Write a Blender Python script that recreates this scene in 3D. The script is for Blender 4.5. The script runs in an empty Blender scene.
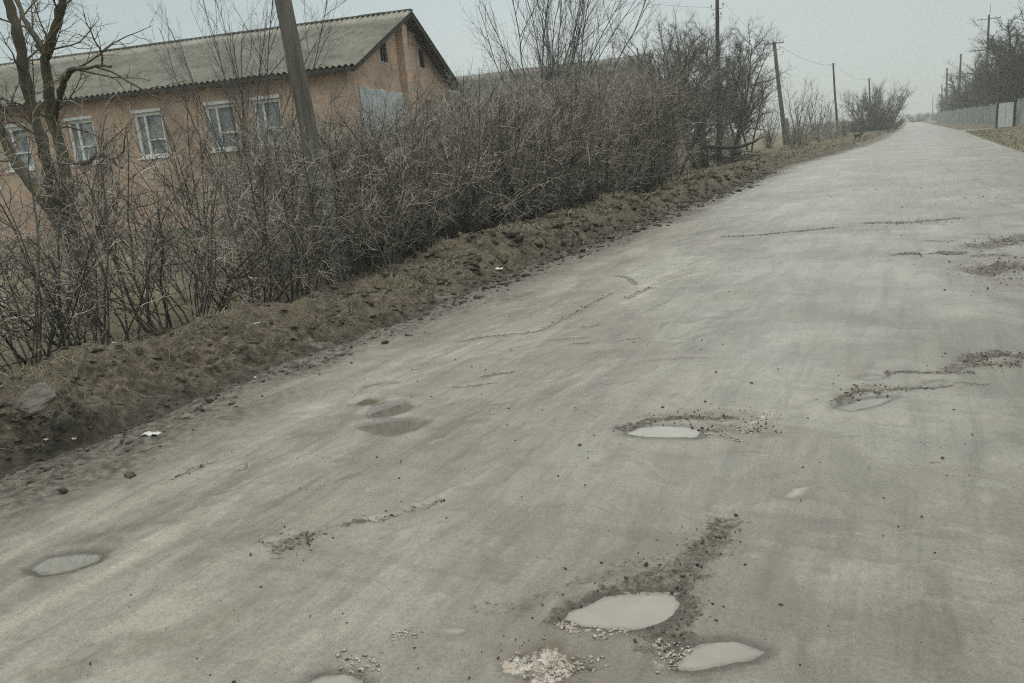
import bpy, math, random
import numpy as np
from mathutils import Matrix, Vector
R_ = math.radians
random.seed(7); rng = np.random.default_rng(7)
scn = bpy.context.scene
COL = scn.collection

# ------------------------------------------------------------------ camera
CAM_H = 1.5
MR = np.array([[0.8948819142454428, -0.03042754547129231, 0.44526455510516927],
               [0.4383919204797483, 0.24694228432087084, -0.8641944412413611],
               [-0.08365933070787719, 0.9685523592924559, 0.23432337419584798]])
FPX = 778.66
cam = bpy.data.cameras.new("camera"); camo = bpy.data.objects.new("camera", cam); COL.objects.link(camo)
cam.sensor_width = 36; cam.lens = FPX*36/1024; cam.clip_start = 0.05; cam.clip_end = 3000
m4 = Matrix.Identity(4)
for i in range(3):
    for j in range(3): m4[i][j] = MR[i, j]
m4[2][3] = CAM_H
camo.matrix_world = m4
scn.camera = camo

# ------------------------------------------------------------------ world, sun, exposure
SUN_EL, SUN_AZ = R_(42), R_(-20)      # azimuth from +Y towards +X
w = bpy.data.worlds.new("World"); scn.world = w; w.use_nodes = True
nt = w.node_tree; nt.nodes.clear()
def N(nt, t, **k):
    n = nt.nodes.new(t)
    for a, b in k.items(): setattr(n, a, b)
    return n
sky = N(nt, 'ShaderNodeTexSky'); sky.sky_type = 'NISHITA'; sky.sun_disc = False
sky.sun_elevation = SUN_EL; sky.sun_rotation = SUN_AZ; sky.air_density = 1.0; sky.dust_density = 4.0; sky.ozone_density = 1.0
hs = N(nt, 'ShaderNodeHueSaturation'); hs.inputs['Saturation'].default_value = 0.35
tc = N(nt, 'ShaderNodeTexCoord'); sx = N(nt, 'ShaderNodeSeparateXYZ')
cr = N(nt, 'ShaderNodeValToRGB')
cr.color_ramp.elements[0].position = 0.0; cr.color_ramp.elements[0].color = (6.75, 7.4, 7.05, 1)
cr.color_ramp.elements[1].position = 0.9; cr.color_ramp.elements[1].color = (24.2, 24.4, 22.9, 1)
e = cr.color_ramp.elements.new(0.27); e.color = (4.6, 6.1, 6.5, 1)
nz = N(nt, 'ShaderNodeTexNoise'); nz.inputs['Scale'].default_value = 2.2; nz.inputs['Detail'].default_value = 3
mrn = N(nt, 'ShaderNodeMapRange'); mrn.inputs[3].default_value = 0.94; mrn.inputs[4].default_value = 1.05
mulc = N(nt, 'ShaderNodeVectorMath', operation='SCALE')
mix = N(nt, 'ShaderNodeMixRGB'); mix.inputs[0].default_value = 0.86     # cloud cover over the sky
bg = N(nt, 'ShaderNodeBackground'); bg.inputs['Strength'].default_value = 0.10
wo = N(nt, 'ShaderNodeOutputWorld')
L = nt.links.new
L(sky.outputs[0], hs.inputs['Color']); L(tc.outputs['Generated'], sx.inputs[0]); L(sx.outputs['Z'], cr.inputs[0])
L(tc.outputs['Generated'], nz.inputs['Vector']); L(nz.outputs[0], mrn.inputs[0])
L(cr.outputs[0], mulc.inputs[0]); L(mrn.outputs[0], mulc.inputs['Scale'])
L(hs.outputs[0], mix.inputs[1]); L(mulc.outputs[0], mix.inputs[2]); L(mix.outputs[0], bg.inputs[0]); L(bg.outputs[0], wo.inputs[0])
sun = bpy.data.lights.new("sun", 'SUN'); suno = bpy.data.objects.new("sun", sun); COL.objects.link(suno)
sun.energy = 0.55; sun.angle = R_(45); sun.color = (1, .97, .92)
sd = Vector((math.sin(SUN_AZ)*math.cos(SUN_EL), math.cos(SUN_AZ)*math.cos(SUN_EL), math.sin(SUN_EL)))
suno.rotation_euler = sd.to_track_quat('Z', 'Y').to_euler(); suno.location = (0, 0, 30)
scn.view_settings.view_transform = 'Standard'; scn.view_settings.look = 'None'
scn.view_settings.gamma = 1; scn.view_settings.exposure = -0.22
scn.cycles.volume_bounces = 3; scn.cycles.max_bounces = 8; scn.cycles.transparent_max_bounces = 8
scn.cycles.use_denoising = False; scn.cycles.pixel_filter_type = 'BLACKMAN_HARRIS'; scn.cycles.filter_width = 1.15

# ------------------------------------------------------------------ helpers
def ray(px, py):
    v = np.array([px-512., -(py-341.5), -FPX]); v = MR @ v; return v
def ground(px, py, z=0.):
    v = ray(px, py); return np.array([0, 0, CAM_H]) + v*(z-CAM_H)/v[2]
def at(px, py, Y):
    v = ray(px, py); return np.array([0, 0, CAM_H]) + v*Y/v[1]

def tag(o, label=None, cat=None, group=None, kind=None):
    if label: o['label'] = label
    if cat: o['category'] = cat
    if group: o['group'] = group
    if kind: o['kind'] = kind
    return o
def empty(name, loc=(0, 0, 0), rz=0., **k):
    o = bpy.data.objects.new(name, None); o.location = loc; o.rotation_euler = (0, 0, rz)
    o.empty_display_size = .2; COL.objects.link(o); return tag(o, **k)
def mesh(name, V, F, mat, parent=None, smooth=False, attrs=None):
    me = bpy.data.meshes.new(name)
    V = np.asarray(V, dtype=np.float32)
    if isinstance(F, np.ndarray):
        k = F.shape[1]; n = len(F)
        me.vertices.add(len(V)); me.vertices.foreach_set('co', V.ravel())
        me.loops.add(n*k); me.loops.foreach_set('vertex_index', F.astype(np.int32).ravel())
        me.polygons.add(n); me.polygons.foreach_set('loop_start', np.arange(0, n*k, k, dtype=np.int32))
        me.update(calc_edges=True)
    else:
        me.from_pydata(V.tolist(), [], F); me.update()
    if attrs:
        for an, av in attrs.items():
            a = me.attributes.new(an, 'FLOAT', 'POINT'); a.data.foreach_set('value', np.asarray(av, dtype=np.float32).ravel())
    if smooth: me.polygons.foreach_set('use_smooth', np.ones(len(me.polygons), dtype=bool))
    me.materials.append(mat)
    o = bpy.data.objects.new(name, me); COL.objects.link(o)
    if parent is not None: o.parent = parent
    return o

class MB:
    def __init__(s): s.V = []; s.F = []; s.n = 0
    def add(s, V, F):
        V = np.asarray(V, float); s.V.append(V); s.F += [tuple(int(i)+s.n for i in f) for f in F]; s.n += len(V)
    def box(s, a, b, M=None, o=None):
        x0, y0, z0 = a; x1, y1, z1 = b
        V = np.array([[x0,y0,z0],[x1,y0,z0],[x1,y1,z0],[x0,y1,z0],[x0,y0,z1],[x1,y0,z1],[x1,y1,z1],[x0,y1,z1]])
        if M is not None: V = V @ np.array(M).T
        if o is not None: V = V + np.array(o)
        s.add(V, [(0,3,2,1),(4,5,6,7),(0,1,5,4),(1,2,6,5),(2,3,7,6),(3,0,4,7)])
    def tube(s, P, r, k=8, cap=True):
        V, F = tube_arrays(P, r, k); s.add(V, F.tolist())
        if cap:
            n = s.n; m = len(P)
            s.F.append(tuple(n-k+i for i in range(k))); s.F.append(tuple(n-m*k+k-1-i for i in range(k)))
    def build(s, name, mat, parent=None, smooth=False):
        return mesh(name, np.concatenate(s.V), s.F, mat, parent, smooth)

def tube_arrays(P, r, k=4):
    P = np.asarray(P, float); m = len(P); r = np.broadcast_to(np.asarray(r, float), (m,))
    T = np.gradient(P, axis=0); T /= np.linalg.norm(T, axis=1)[:, None]+1e-9
    ref = np.array([0, 0, 1.]) if abs(T[0, 2]) < .9 else np.array([1., 0, 0])
    U = np.cross(T, ref); U /= np.linalg.norm(U, axis=1)[:, None]+1e-9
    W = np.cross(T, U)
    a = np.arange(k)*2*math.pi/k
    V = P[:, None, :] + r[:, None, None]*(np.cos(a)[None, :, None]*U[:, None, :] + np.sin(a)[None, :, None]*W[:, None, :])
    i = np.arange(m-1)[:, None]*k; j = np.arange(k)[None, :]; j2 = (j+1) % k
    F = np.stack([i+j, i+j2, i+k+j2, i+k+j], -1).reshape(-1, 4)
    return V.reshape(-1, 3), F

# value noise in numpy
def _h(ix, iy, s):
    v = (ix.astype(np.int64)*374761393 + iy.astype(np.int64)*668265263 + s*982451653) & 0x7fffffff
    v = ((v ^ (v >> 13))*1274126177) & 0x7fffffff
    v = v ^ (v >> 16)
    return (v & 0xffff)/65535.*2-1
def vn(x, y, s=0):
    x = np.asarray(x, float); y = np.asarray(y, float)
    ix = np.floor(x); iy = np.floor(y); fx = x-ix; fy = y-iy
    fx = fx*fx*fx*(fx*(fx*6-15)+10); fy = fy*fy*fy*(fy*(fy*6-15)+10)
    a = _h(ix, iy, s); b = _h(ix+1, iy, s); c = _h(ix, iy+1, s); d = _h(ix+1, iy+1, s)
    return (a*(1-fx)+b*fx)*(1-fy) + (c*(1-fx)+d*fx)*fy
def fbm(x, y, o=4, s=0, g=.5):
    t = 0; a = 1; n = 0; x, y = x*.825-y*.565, x*.565+y*.825
    for i in range(o):
        c, sn = math.cos(.6*i), math.sin(.6*i)
        t = t + a*vn((x*c-y*sn)*2**i+i*17.3, (x*sn+y*c)*2**i+i*9.1, s+i); n += a; a *= g
    return t/n
def sstep(a, b, x):
    t = np.clip((x-a)/(b-a), 0, 1); return t*t*(3-2*t)

# ------------------------------------------------------------------ materials
def newmat(name):
    m = bpy.data.materials.new(name); m.use_nodes = True; nt = m.node_tree; nt.nodes.clear()
    out = N(nt, 'ShaderNodeOutputMaterial'); b = N(nt, 'ShaderNodeBsdfPrincipled')
    nt.links.new(b.outputs[0], out.inputs['Surface']); b.inputs['Specular IOR Level'].default_value = .3
    return m, nt, b, out
def tex(nt, scale, detail=5, rough=.6, sc=(1, 1, 1), rot=(0, 0, 0), obj=True, dist=0.):
    c = N(nt, 'ShaderNodeTexCoord'); mp = N(nt, 'ShaderNodeMapping'); n = N(nt, 'ShaderNodeTexNoise')
    mp.inputs['Scale'].default_value = sc; mp.inputs['Rotation'].default_value = rot
    n.inputs['Scale'].default_value = scale; n.inputs['Detail'].default_value = detail
    n.inputs['Roughness'].default_value = rough; n.inputs['Distortion'].default_value = dist
    nt.links.new(c.outputs['Object'], mp.inputs[0]); nt.links.new(mp.outputs[0], n.inputs['Vector'])
    return n.outputs['Fac']
def ramp(nt, src, stops):
    r = N(nt, 'ShaderNodeValToRGB'); el = r.color_ramp.elements
    while len(el) < len(stops): el.new(.5)
    for e_, (p, c) in zip(el, stops):
        e_.position = p; e_.color = (c if len(c) == 4 else (*c, 1)) if hasattr(c, '__len__') else (c, c, c, 1)
    nt.links.new(src, r.inputs[0]); return r.outputs[0]
def mixc(nt, fac, a, b, mode='MIX'):
    m = N(nt, 'ShaderNodeMixRGB', blend_type=mode)
    for i, v in ((0, fac), (1, a), (2, b)):
        if isinstance(v, bpy.types.NodeSocket): nt.links.new(v, m.inputs[i])
        elif hasattr(v, '__len__'): m.inputs[i].default_value = (*v, 1)
        else: m.inputs[i].default_value = v if i == 0 else (v, v, v, 1)
    return m.outputs[0]
def math_(nt, op, a, b=None, clamp=False):
    m = N(nt, 'ShaderNodeMath', operation=op, use_clamp=clamp)
    for i, v in ((0, a), (1, b)):
        if v is None: continue
        if isinstance(v, bpy.types.NodeSocket): nt.links.new(v, m.inputs[i])
        else: m.inputs[i].default_value = v
    return m.outputs[0]
def bump(nt, b, h, strength=.5, dist=.01):
    bp = N(nt, 'ShaderNodeBump'); bp.inputs['Strength'].default_value = strength; bp.inputs['Distance'].default_value = dist
    nt.links.new(h, bp.inputs['Height']); nt.links.new(bp.outputs[0], b.inputs['Normal'])
def attr(nt, name):
    a = N(nt, 'ShaderNodeAttribute'); a.attribute_name = name; return a.outputs['Fac']

def simple(name, c0, c1, scale=8, rough=.85, bs=.3, bd=.01, sc=(1, 1, 1), lo=.35, hi=.65, spec=.3, metal=0):
    m, nt, b, _ = newmat(name); n = tex(nt, scale, 6, .65, sc)
    nt.links.new(ramp(nt, n, [(lo, c0), (hi, c1)]), b.inputs['Base Color']); b.inputs['Roughness'].default_value = rough
    b.inputs['Specular IOR Level'].default_value = spec; b.inputs['Metallic'].default_value = metal
    if bs: bump(nt, b, tex(nt, scale*4, 5, .7, sc), bs, bd)
    return m

# road: pale wet dust and mud over broken asphalt
def mat_road():
    m, nt, b, _ = newmat("road_mud_asphalt")
    big = tex(nt, .6, 5, .6, (1, .6, 1), dist=.6); mid = tex(nt, 1.7, 9, .66, (1, .5, 1), dist=1.2); streak = tex(nt, 4, 8, .7, (1.5, .17, 1), (0, 0, R_(-6)), dist=.5)
    cross = tex(nt, 2.2, 8, .7, (.35, 1.5, 1), (0, 0, R_(12)), dist=1.5); fine = tex(nt, 60, 6, .75); grit = tex(nt, 300, 3, .85)
    base = ramp(nt, big, [(.3, (.142, .124, .090)), (.5, (.196, .182, .144)), (.68, (.245, .235, .195))])
    c = mixc(nt, .9, base, ramp(nt, mid, [(.30, (.62, .60, .56)), (.45, (.93, .925, .91)), (.56, (1.04, 1.04, 1.04)), (.72, (1.2, 1.2, 1.2))]), 'MULTIPLY')
    c = mixc(nt, .75, c, ramp(nt, streak, [(.36, (.66, .64, .60)), (.5, (1., 1., 1.)), (.64, (1.16, 1.16, 1.16))]), 'MULTIPLY')
    c = mixc(nt, .45, c, ramp(nt, cross, [(.36, (.66, .645, .61)), (.48, (1., 1., 1.)), (.66, (1.1, 1.1, 1.1))]), 'MULTIPLY')
    c = mixc(nt, .8, c, ramp(nt, fine, [(.36, .66), (.46, .95), (.54, 1.03), (.64, 1.25)]), 'MULTIPLY')
    c = mixc(nt, .9, c, ramp(nt, grit, [(.36, .42), (.45, .92), (.55, 1.04), (.66, 1.45)]), 'MULTIPLY')
    ly = attr(nt, 'lay'); c = mixc(nt, math_(nt, 'MULTIPLY', attr(nt, 'light'), ramp(nt, tex(nt, 5, 6, .7), [(.35, 0.), (.6, 1.)])), c, (1.24, 1.23, 1.22), 'MULTIPLY'); c = mixc(nt, 1., c, ramp(nt, ly, [(0, (.80, .775, .73)), (.5, (.96, .955, .945)), (1, (1.10, 1.10, 1.09))]), 'MULTIPLY')
    dk = attr(nt, 'dark'); br = attr(nt, 'brown'); pl = attr(nt, 'pale'); md = attr(nt, 'mud')
    n1 = tex(nt, 28, 7, .75)
    br = math_(nt, 'MULTIPLY', math_(nt, 'SUBTRACT', math_(nt, 'ADD', math_(nt, 'MULTIPLY', br, .8), math_(nt, 'MULTIPLY', tex(nt, 11, 8, .7), 1.6)), .95), 1.35, True)
    br = math_(nt, 'MULTIPLY', br, math_(nt, 'GREATER_THAN', attr(nt, 'brown'), .02))
    br = math_(nt, 'MULTIPLY', br, math_(nt, 'MULTIPLY', attr(nt, 'brown'), 1.6, True))
    c = mixc(nt, br, c, mixc(nt, n1, (.070, .050, .031), (.165, .134, .095)))
    c = mixc(nt, md, c, ramp(nt, tex(nt, 16, 8, .7), [(.38, (.022, .019, .015)), (.48, (.072, .063, .047)), (.57, (.125, .113, .088)), (.68, (.18, .167, .135))]))
    th = math_(nt, 'MULTIPLY', math_(nt, 'SUBTRACT', math_(nt, 'ADD', math_(nt, 'MULTIPLY', dk, .62), math_(nt, 'MULTIPLY', n1, 2.4)), 1.36), 2.4, True)
    c = mixc(nt, math_(nt, 'MULTIPLY', math_(nt, 'MULTIPLY', th, ramp(nt, tex(nt, 75, 6, .8), [(.40, .25), (.52, 1.)])), math_(nt, 'GREATER_THAN', dk, .03)), c, ramp(nt, fine, [(.38, (.016, .014, .010)), (.62, (.12, .105, .08))]))
    tp = math_(nt, 'MULTIPLY', math_(nt, 'SUBTRACT', math_(nt, 'ADD', pl, math_(nt, 'MULTIPLY', tex(nt, 55, 6, .8), 2.4)), 1.95), 5.0, True)
    c = mixc(nt, math_(nt, 'MULTIPLY', tp, math_(nt, 'GREATER_THAN', pl, .03)), c, ramp(nt, tex(nt, 22, 4), [(.4, (.46, .44, .39)), (.62, (.38, .30, .235))]))
    wet = attr(nt, 'wet')
    wr = math_(nt, 'MULTIPLY', math_(nt, 'SUBTRACT', math_(nt, 'ADD', wet, math_(nt, 'MULTIPLY', n1, 1.3)), .95), 1.6, True)
    c = mixc(nt, math_(nt, 'MULTIPLY', wr, math_(nt, 'GREATER_THAN', wet, .02)), c, (.058, .05, .036))
    nt.links.new(c, b.inputs['Base Color'])
    r = math_(nt, 'SUBTRACT', ramp(nt, mid, [(.3, .30), (.6, .50)]), math_(nt, 'MULTIPLY', wet, .15), True); r = math_(nt, 'ADD', r, math_(nt, 'MULTIPLY', math_(nt, 'ADD', th, attr(nt, 'mud')), .4), True)
    nt.links.new(r, b.inputs['Roughness']); b.inputs['Specular IOR Level'].default_value = .5
    nt.links.new(math_(nt, 'MULTIPLY', math_(nt, 'SUBTRACT', 1., math_(nt, 'ADD', th, attr(nt, 'mud')), True), .35), b.inputs['Coat Weight']); b.inputs['Coat Roughness'].default_value = .28; b.inputs['Coat IOR'].default_value = 1.4
    h = math_(nt, 'ADD', math_(nt, 'MULTIPLY', fine, .25), math_(nt, 'MULTIPLY', grit, .35))
    h = math_(nt, 'ADD', h, math_(nt, 'MULTIPLY', streak, .8))
    h = math_(nt, 'ADD', h, math_(nt, 'MULTIPLY', mid, 1.6)); bump(nt, b, h, .7, .008)
    return m
M_road = mat_road()
def mat_soil(name, wetdark=False):
    m, nt, b, _ = newmat(name)
    a = tex(nt, 1.6, 5, .6); c = tex(nt, 14, 8, .75); f = tex(nt, 70, 6, .8)
    col = ramp(nt, c, [(.36, (.018, .015, .011)), (.48, (.075, .061, .044)), (.58, (.16, .132, .095)), (.70, (.27, .235, .18))])
    col = mixc(nt, ramp(nt, a, [(.42, 0.), (.62, .75)]), col, ramp(nt, f, [(.3, (.07, .06, .038)), (.7, (.23, .198, .135))]))
    col = mixc(nt, .85, col, ramp(nt, f, [(.3, .35), (.5, 1.), (.7, 1.7)]), 'MULTIPLY')
    col = mixc(nt, .8, col, ramp(nt, tex(nt, 220, 3, .8), [(.3, .4), (.5, 1.), (.7, 1.6)]), 'MULTIPLY')
    gr = attr(nt, 'wetfoot')
    col = mixc(nt, gr, col, ramp(nt, c, [(.35, (.022, .02, .015)), (.65, (.10, .09, .07))]))
    nt.links.new(col, b.inputs['Base Color']); b.inputs['Roughness'].default_value = .9
    bump(nt, b, math_(nt, 'ADD', c, math_(nt, 'MULTIPLY', f, .5)), .9, .03)
    return m
M_soil = mat_soil("bank_soil")
def mat_field():
    m, nt, b, _ = newmat("field_dry_grass")
    a = tex(nt, .35, 5, .6); c = tex(nt, 6, 8, .75); f = tex(nt, 45, 6, .8, (1, .4, 1))
    col = ramp(nt, a, [(.35, (.10, .09, .05)), (.5, (.155, .138, .082)), (.65, (.10, .083, .058))])
    col = mixc(nt, .8, col, ramp(nt, c, [(.3, .45), (.5, 1.), (.7, 1.35)]), 'MULTIPLY')
    col = mixc(nt, .6, col, ramp(nt, f, [(.3, .6), (.5, 1.), (.75, 1.4)]), 'MULTIPLY')
    nt.links.new(col, b.inputs['Base Color']); b.inputs['Roughness'].default_value = .95
    bump(nt, b, c, .8, .05); return m
M_field = mat_field()
def mat_water(name, c, rough=.03):
    m, nt, b, _ = newmat(name); b.inputs['Roughness'].default_value = rough
    b.inputs['IOR'].default_value = 1.33; b.inputs['Specular IOR Level'].default_value = .5
    deep = ramp(nt, tex(nt, 7, 4, .6), [(.3, tuple(x*.85 for x in c)), (.7, tuple(min(1, x*1.08) for x in c))])
    bed = ramp(nt, tex(nt, 60, 5, .75), [(.35, (.085, .075, .056)), (.65, (.17, .156, .122))])
    nt.links.new(mixc(nt, attr(nt, 'depth'), bed, deep), b.inputs['Base Color'])
    bump(nt, b, tex(nt, 14, 3, .5), .05, .004); return m
M_water = mat_water("murky_grey_water", (.225, .215, .178)); M_waterb = mat_water("murky_brown_water", (.105, .08, .052), .05); M_waterc = mat_water("thin_water_painted_reflection", (.21, .20, .17), .01)  # the last water's base colour is lifted to paint in reflected sky
def mat_bark(name, dark, light, moss=0.):
    m, nt, b, _ = newmat(name)
    n = tex(nt, 9, 6, .7, (1, 1, .25)); col = ramp(nt, n, [(.3, dark), (.7, light)])
    if moss: col = mixc(nt, ramp(nt, tex(nt, 4, 5, .7), [(.45, 0.), (.62, moss)]), col, (.13, .11, .035))
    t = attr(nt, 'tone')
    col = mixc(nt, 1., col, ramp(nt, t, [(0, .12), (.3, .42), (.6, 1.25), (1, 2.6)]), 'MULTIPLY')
    nt.links.new(col, b.inputs['Base Color']); b.inputs['Roughness'].default_value = .85
    bump(nt, b, tex(nt, 25, 5, .7, (1, 1, .3)), .6, .01); return m
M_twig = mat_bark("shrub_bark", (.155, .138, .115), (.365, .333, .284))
M_trunkn = mat_bark("mossy_bark", (.05, .045, .033), (.12, .105, .08), .6)
M_tree = mat_bark("tree_bark", (.038, .034, .03), (.085, .077, .068))
M_pole = simple("weathered_pole_wood", (.075, .068, .058), (.16, .148, .13), 14, .9, .5, .01, (1, 1, .08))
M_poledark = simple("dark_pole_wood", (.03, .028, .025), (.07, .065, .06), 14, .9, .5, .01, (1, 1, .08))
M_conc = simple("pole_concrete", (.15, .145, .13), (.27, .26, .24), 9, .9, .3, .01)
M_insul = simple("insulator_glass", (.35, .37, .37), (.5, .52, .52), 9, .25, 0)
M_iron = simple("iron", (.05, .045, .04), (.11, .09, .075), 20, .7, .2, .005)
M_wire = simple("wire_metal", (.06, .06, .06), (.10, .10, .10), 9, .6, 0)
M_rock = simple("bank_stone", (.075, .068, .055), (.18, .165, .14), 22, .92, .8, .02)
M_white = simple("dirty_white_plastic", (.42, .41, .38), (.62, .61, .58), 18, .55, .3, .004)
M_chunk = simple("asphalt_chunk", (.018, .016, .013), (.13, .115, .09), 26, .8, .5, .004)
M_palechunk = simple("pale_rubble_chunk", (.30, .25, .20), (.46, .43, .38), 90, .9, .5, .004)
M_dog = simple("black_fur", (.006, .006, .005), (.016, .014, .012), 60, .8, .4, .01)
M_blade = simple("dry_grass_blade", (.12, .105, .065), (.36, .32, .23), 14, .8, 0)
M_winframe = simple("white_window_paint", (.66, .68, .66), (.85, .87, .85), 12, .7, .2, .004)
M_dark = simple("dark_opening", (.008, .008, .008), (.02, .02, .02), 4, .95, 0)
M_timber = simple("dark_timber", (.025, .023, .02), (.07, .062, .055), 10, .9, .4, .01)
def mat_glass():
    m, nt, b, _ = newmat("window_glass"); n = tex(nt, 2.5, 4, .6)
    nt.links.new(ramp(nt, n, [(.35, (.10, .12, .125)), (.65, (.30, .34, .35))]), b.inputs['Base Color'])
    b.inputs['Roughness'].default_value = .12; b.inputs['Specular IOR Level'].default_value = .7; return m
M_glass = mat_glass()
def mat_brick():
    m, nt, b, _ = newmat("orange_brick")
    c = N(nt, 'ShaderNodeTexCoord'); sp = N(nt, 'ShaderNodeSeparateXYZ'); nt.links.new(c.outputs['Object'], sp.inputs[0])
    u = math_(nt, 'ADD', sp.outputs['X'], sp.outputs['Y']); cb = N(nt, 'ShaderNodeCombineXYZ')
    nt.links.new(u, cb.inputs[0]); nt.links.new(sp.outputs['Z'], cb.inputs[1])
    br = N(nt, 'ShaderNodeTexBrick'); nt.links.new(cb.outputs[0], br.inputs['Vector'])
    br.inputs['Color1'].default_value = (.60, .37, .24, 1); br.inputs['Color2'].default_value = (.47, .29, .195, 1); br.inputs['Mortar'].default_value = (.42, .36, .29, 1)
    br.inputs['Scale'].default_value = 1.; br.inputs['Mortar Size'].default_value = .012; br.inputs['Brick Width'].default_value = .26; br.inputs['Row Height'].default_value = .077
    st = tex(nt, .9, 6, .65); st2 = tex(nt, 3.5, 6, .7, (1, 1, .4))
    col = mixc(nt, .9, br.outputs['Color'], ramp(nt, st, [(.36, (.58, .57, .56)), (.5, (1., 1., 1.)), (.62, (1.22, 1.22, 1.22))]), 'MULTIPLY')
    col = mixc(nt, ramp(nt, st2, [(.46, 0.), (.60, .7)]), col, (.40, .34, .29))
    nt.links.new(col, b.inputs['Base Color']); b.inputs['Roughness'].default_value = .92
    bump(nt, b, br.outputs['Fac'], -.4, .01); return m
M_brick = mat_brick()
def mat_slate(name, c0, c1):
    m, nt, b, _ = newmat(name)
    a = tex(nt, .8, 6, .65); s = tex(nt, 5, 5, .7, (1, .2, 1)); p = tex(nt, 14, 6, .75)
    col = ramp(nt, a, [(.3, c0), (.7, c1)])
    col = mixc(nt, .8, col, ramp(nt, s, [(.3, .7), (.5, 1.), (.7, 1.2)]), 'MULTIPLY')
    col = mixc(nt, ramp(nt, p, [(.55, 0.), (.7, .55)]), col, (.26, .27, .25))
    col = mixc(nt, ramp(nt, tex(nt, 3, 6, .7), [(.52, 0.), (.7, .5)]), col, (.07, .068, .04))
    nt.links.new(col, b.inputs['Base Color']); b.inputs['Roughness'].default_value = .9
    bump(nt, b, p, .3, .01); return m
M_slate = mat_slate("asbestos_slate", (.195, .19, .155), (.31, .30, .255)); M_slate2 = mat_slate("old_grey_slate", (.12, .118, .108), (.19, .185, .17))
M_plaster = simple("blue_grey_plaster", (.30, .345, .36), (.62, .67, .67), 2.5, .9, .3, .01, lo=.3, hi=.7)
M_fence = simple("fence_slate_sheet", (.12, .128, .13), (.32, .335, .33), 1.1, .9, .3, .01, (1, 1, .5))
M_gate = simple("pale_gate_sheet", (.46, .49, .49), (.60, .63, .63), 3, .8, .2, .01)

# ------------------------------------------------------------------ terrain shapes
def xl(Y):   # left edge of the carriageway
    return np.interp(Y, [-60, 0, 20, 36, 50, 75, 115, 160, 260, 900], [-4.9, -4.75, -4.8, -4.9, -3.7, -2.5, -2.2, -1.7, -1.0, 0])
def xr(Y):
    return np.interp(Y, [-60, 0, 24, 30, 42, 60, 75, 100, 165, 260, 900], [4.6, 4.6, 4.3, 3.5, 3.75, 4.0, 4.3, 4.6, 4.6, 4.6, 4.6])
def gridfaces(nr, nc):
    i = np.arange(nr-1)[:, None]*nc; j = np.arange(nc-1)[None, :]
    return np.stack([i+j, i+j+1, i+nc+j+1, i+nc+j], -1).reshape(-1, 4)

# ground: one sheet reaching the horizon, sunk below the road corridor
ys = np.unique(np.round(np.concatenate([np.linspace(-300, -20, 15), np.arange(-20, 60, 1.), np.arange(60, 110, .5), np.arange(110, 200, 4), np.geomspace(200, 1600, 25)]), 2))
lo = np.array([-1400, -600, -250, -120, -70, -45, -30, -22, -16, -12, -9, -7, -5.5, -4.4, -3.5, -2.8, -2.2, -1.7, -1.3, -.95, -.65, -.4, -.2, -.05, .12, .3])
ro = -lo[::-1]
Yg = np.repeat(ys[:, None], len(lo)+len(ro), 1)
offl = np.repeat(lo[None], len(ys), 0); offr = np.repeat(ro[None], len(ys), 0)
Xg = np.concatenate([xl(ys)[:, None]+offl, xr(ys)[:, None]+offr], 1)
edge = np.concatenate([-offl, offr], 1)       # distance outwards
near = np.clip(1-np.abs(Yg)/400, 0, 1)
zg = -.16 + .22*sstep(-.2, .35, edge) + near*(.05*fbm(Xg/3, Yg/3, 3, 5)+.03*fbm(Xg*1.3, Yg*1.3, 2, 8))*sstep(0, .6, edge)
left = np.zeros_like(zg, bool); left[:, :len(lo)] = True
zg = np.where(left & (Yg < 58), np.minimum(zg, .0+.05*fbm(Xg/2, Yg/2, 2, 3)*sstep(1.5, 3, edge)-.12*(1-sstep(1.7, 2.6, edge))), zg)
zg = np.where(left & (Yg > 45), zg+.18*sstep(45, 60, Yg)*sstep(.2, 1.6, edge), zg)
zg = np.where(~left, zg+.10*sstep(.5, 4, edge)*near, zg)
side = sstep(79, 80, Yg)*(1-sstep(90, 91.5, Yg))*(~left)
zg = zg*(1-side)-.16*side
g = mesh('ground', np.stack([Xg, Yg, zg], -1).reshape(-1, 3), gridfaces(len(ys), Xg.shape[1]), M_field, smooth=True); tag(g, kind='structure')

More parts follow.
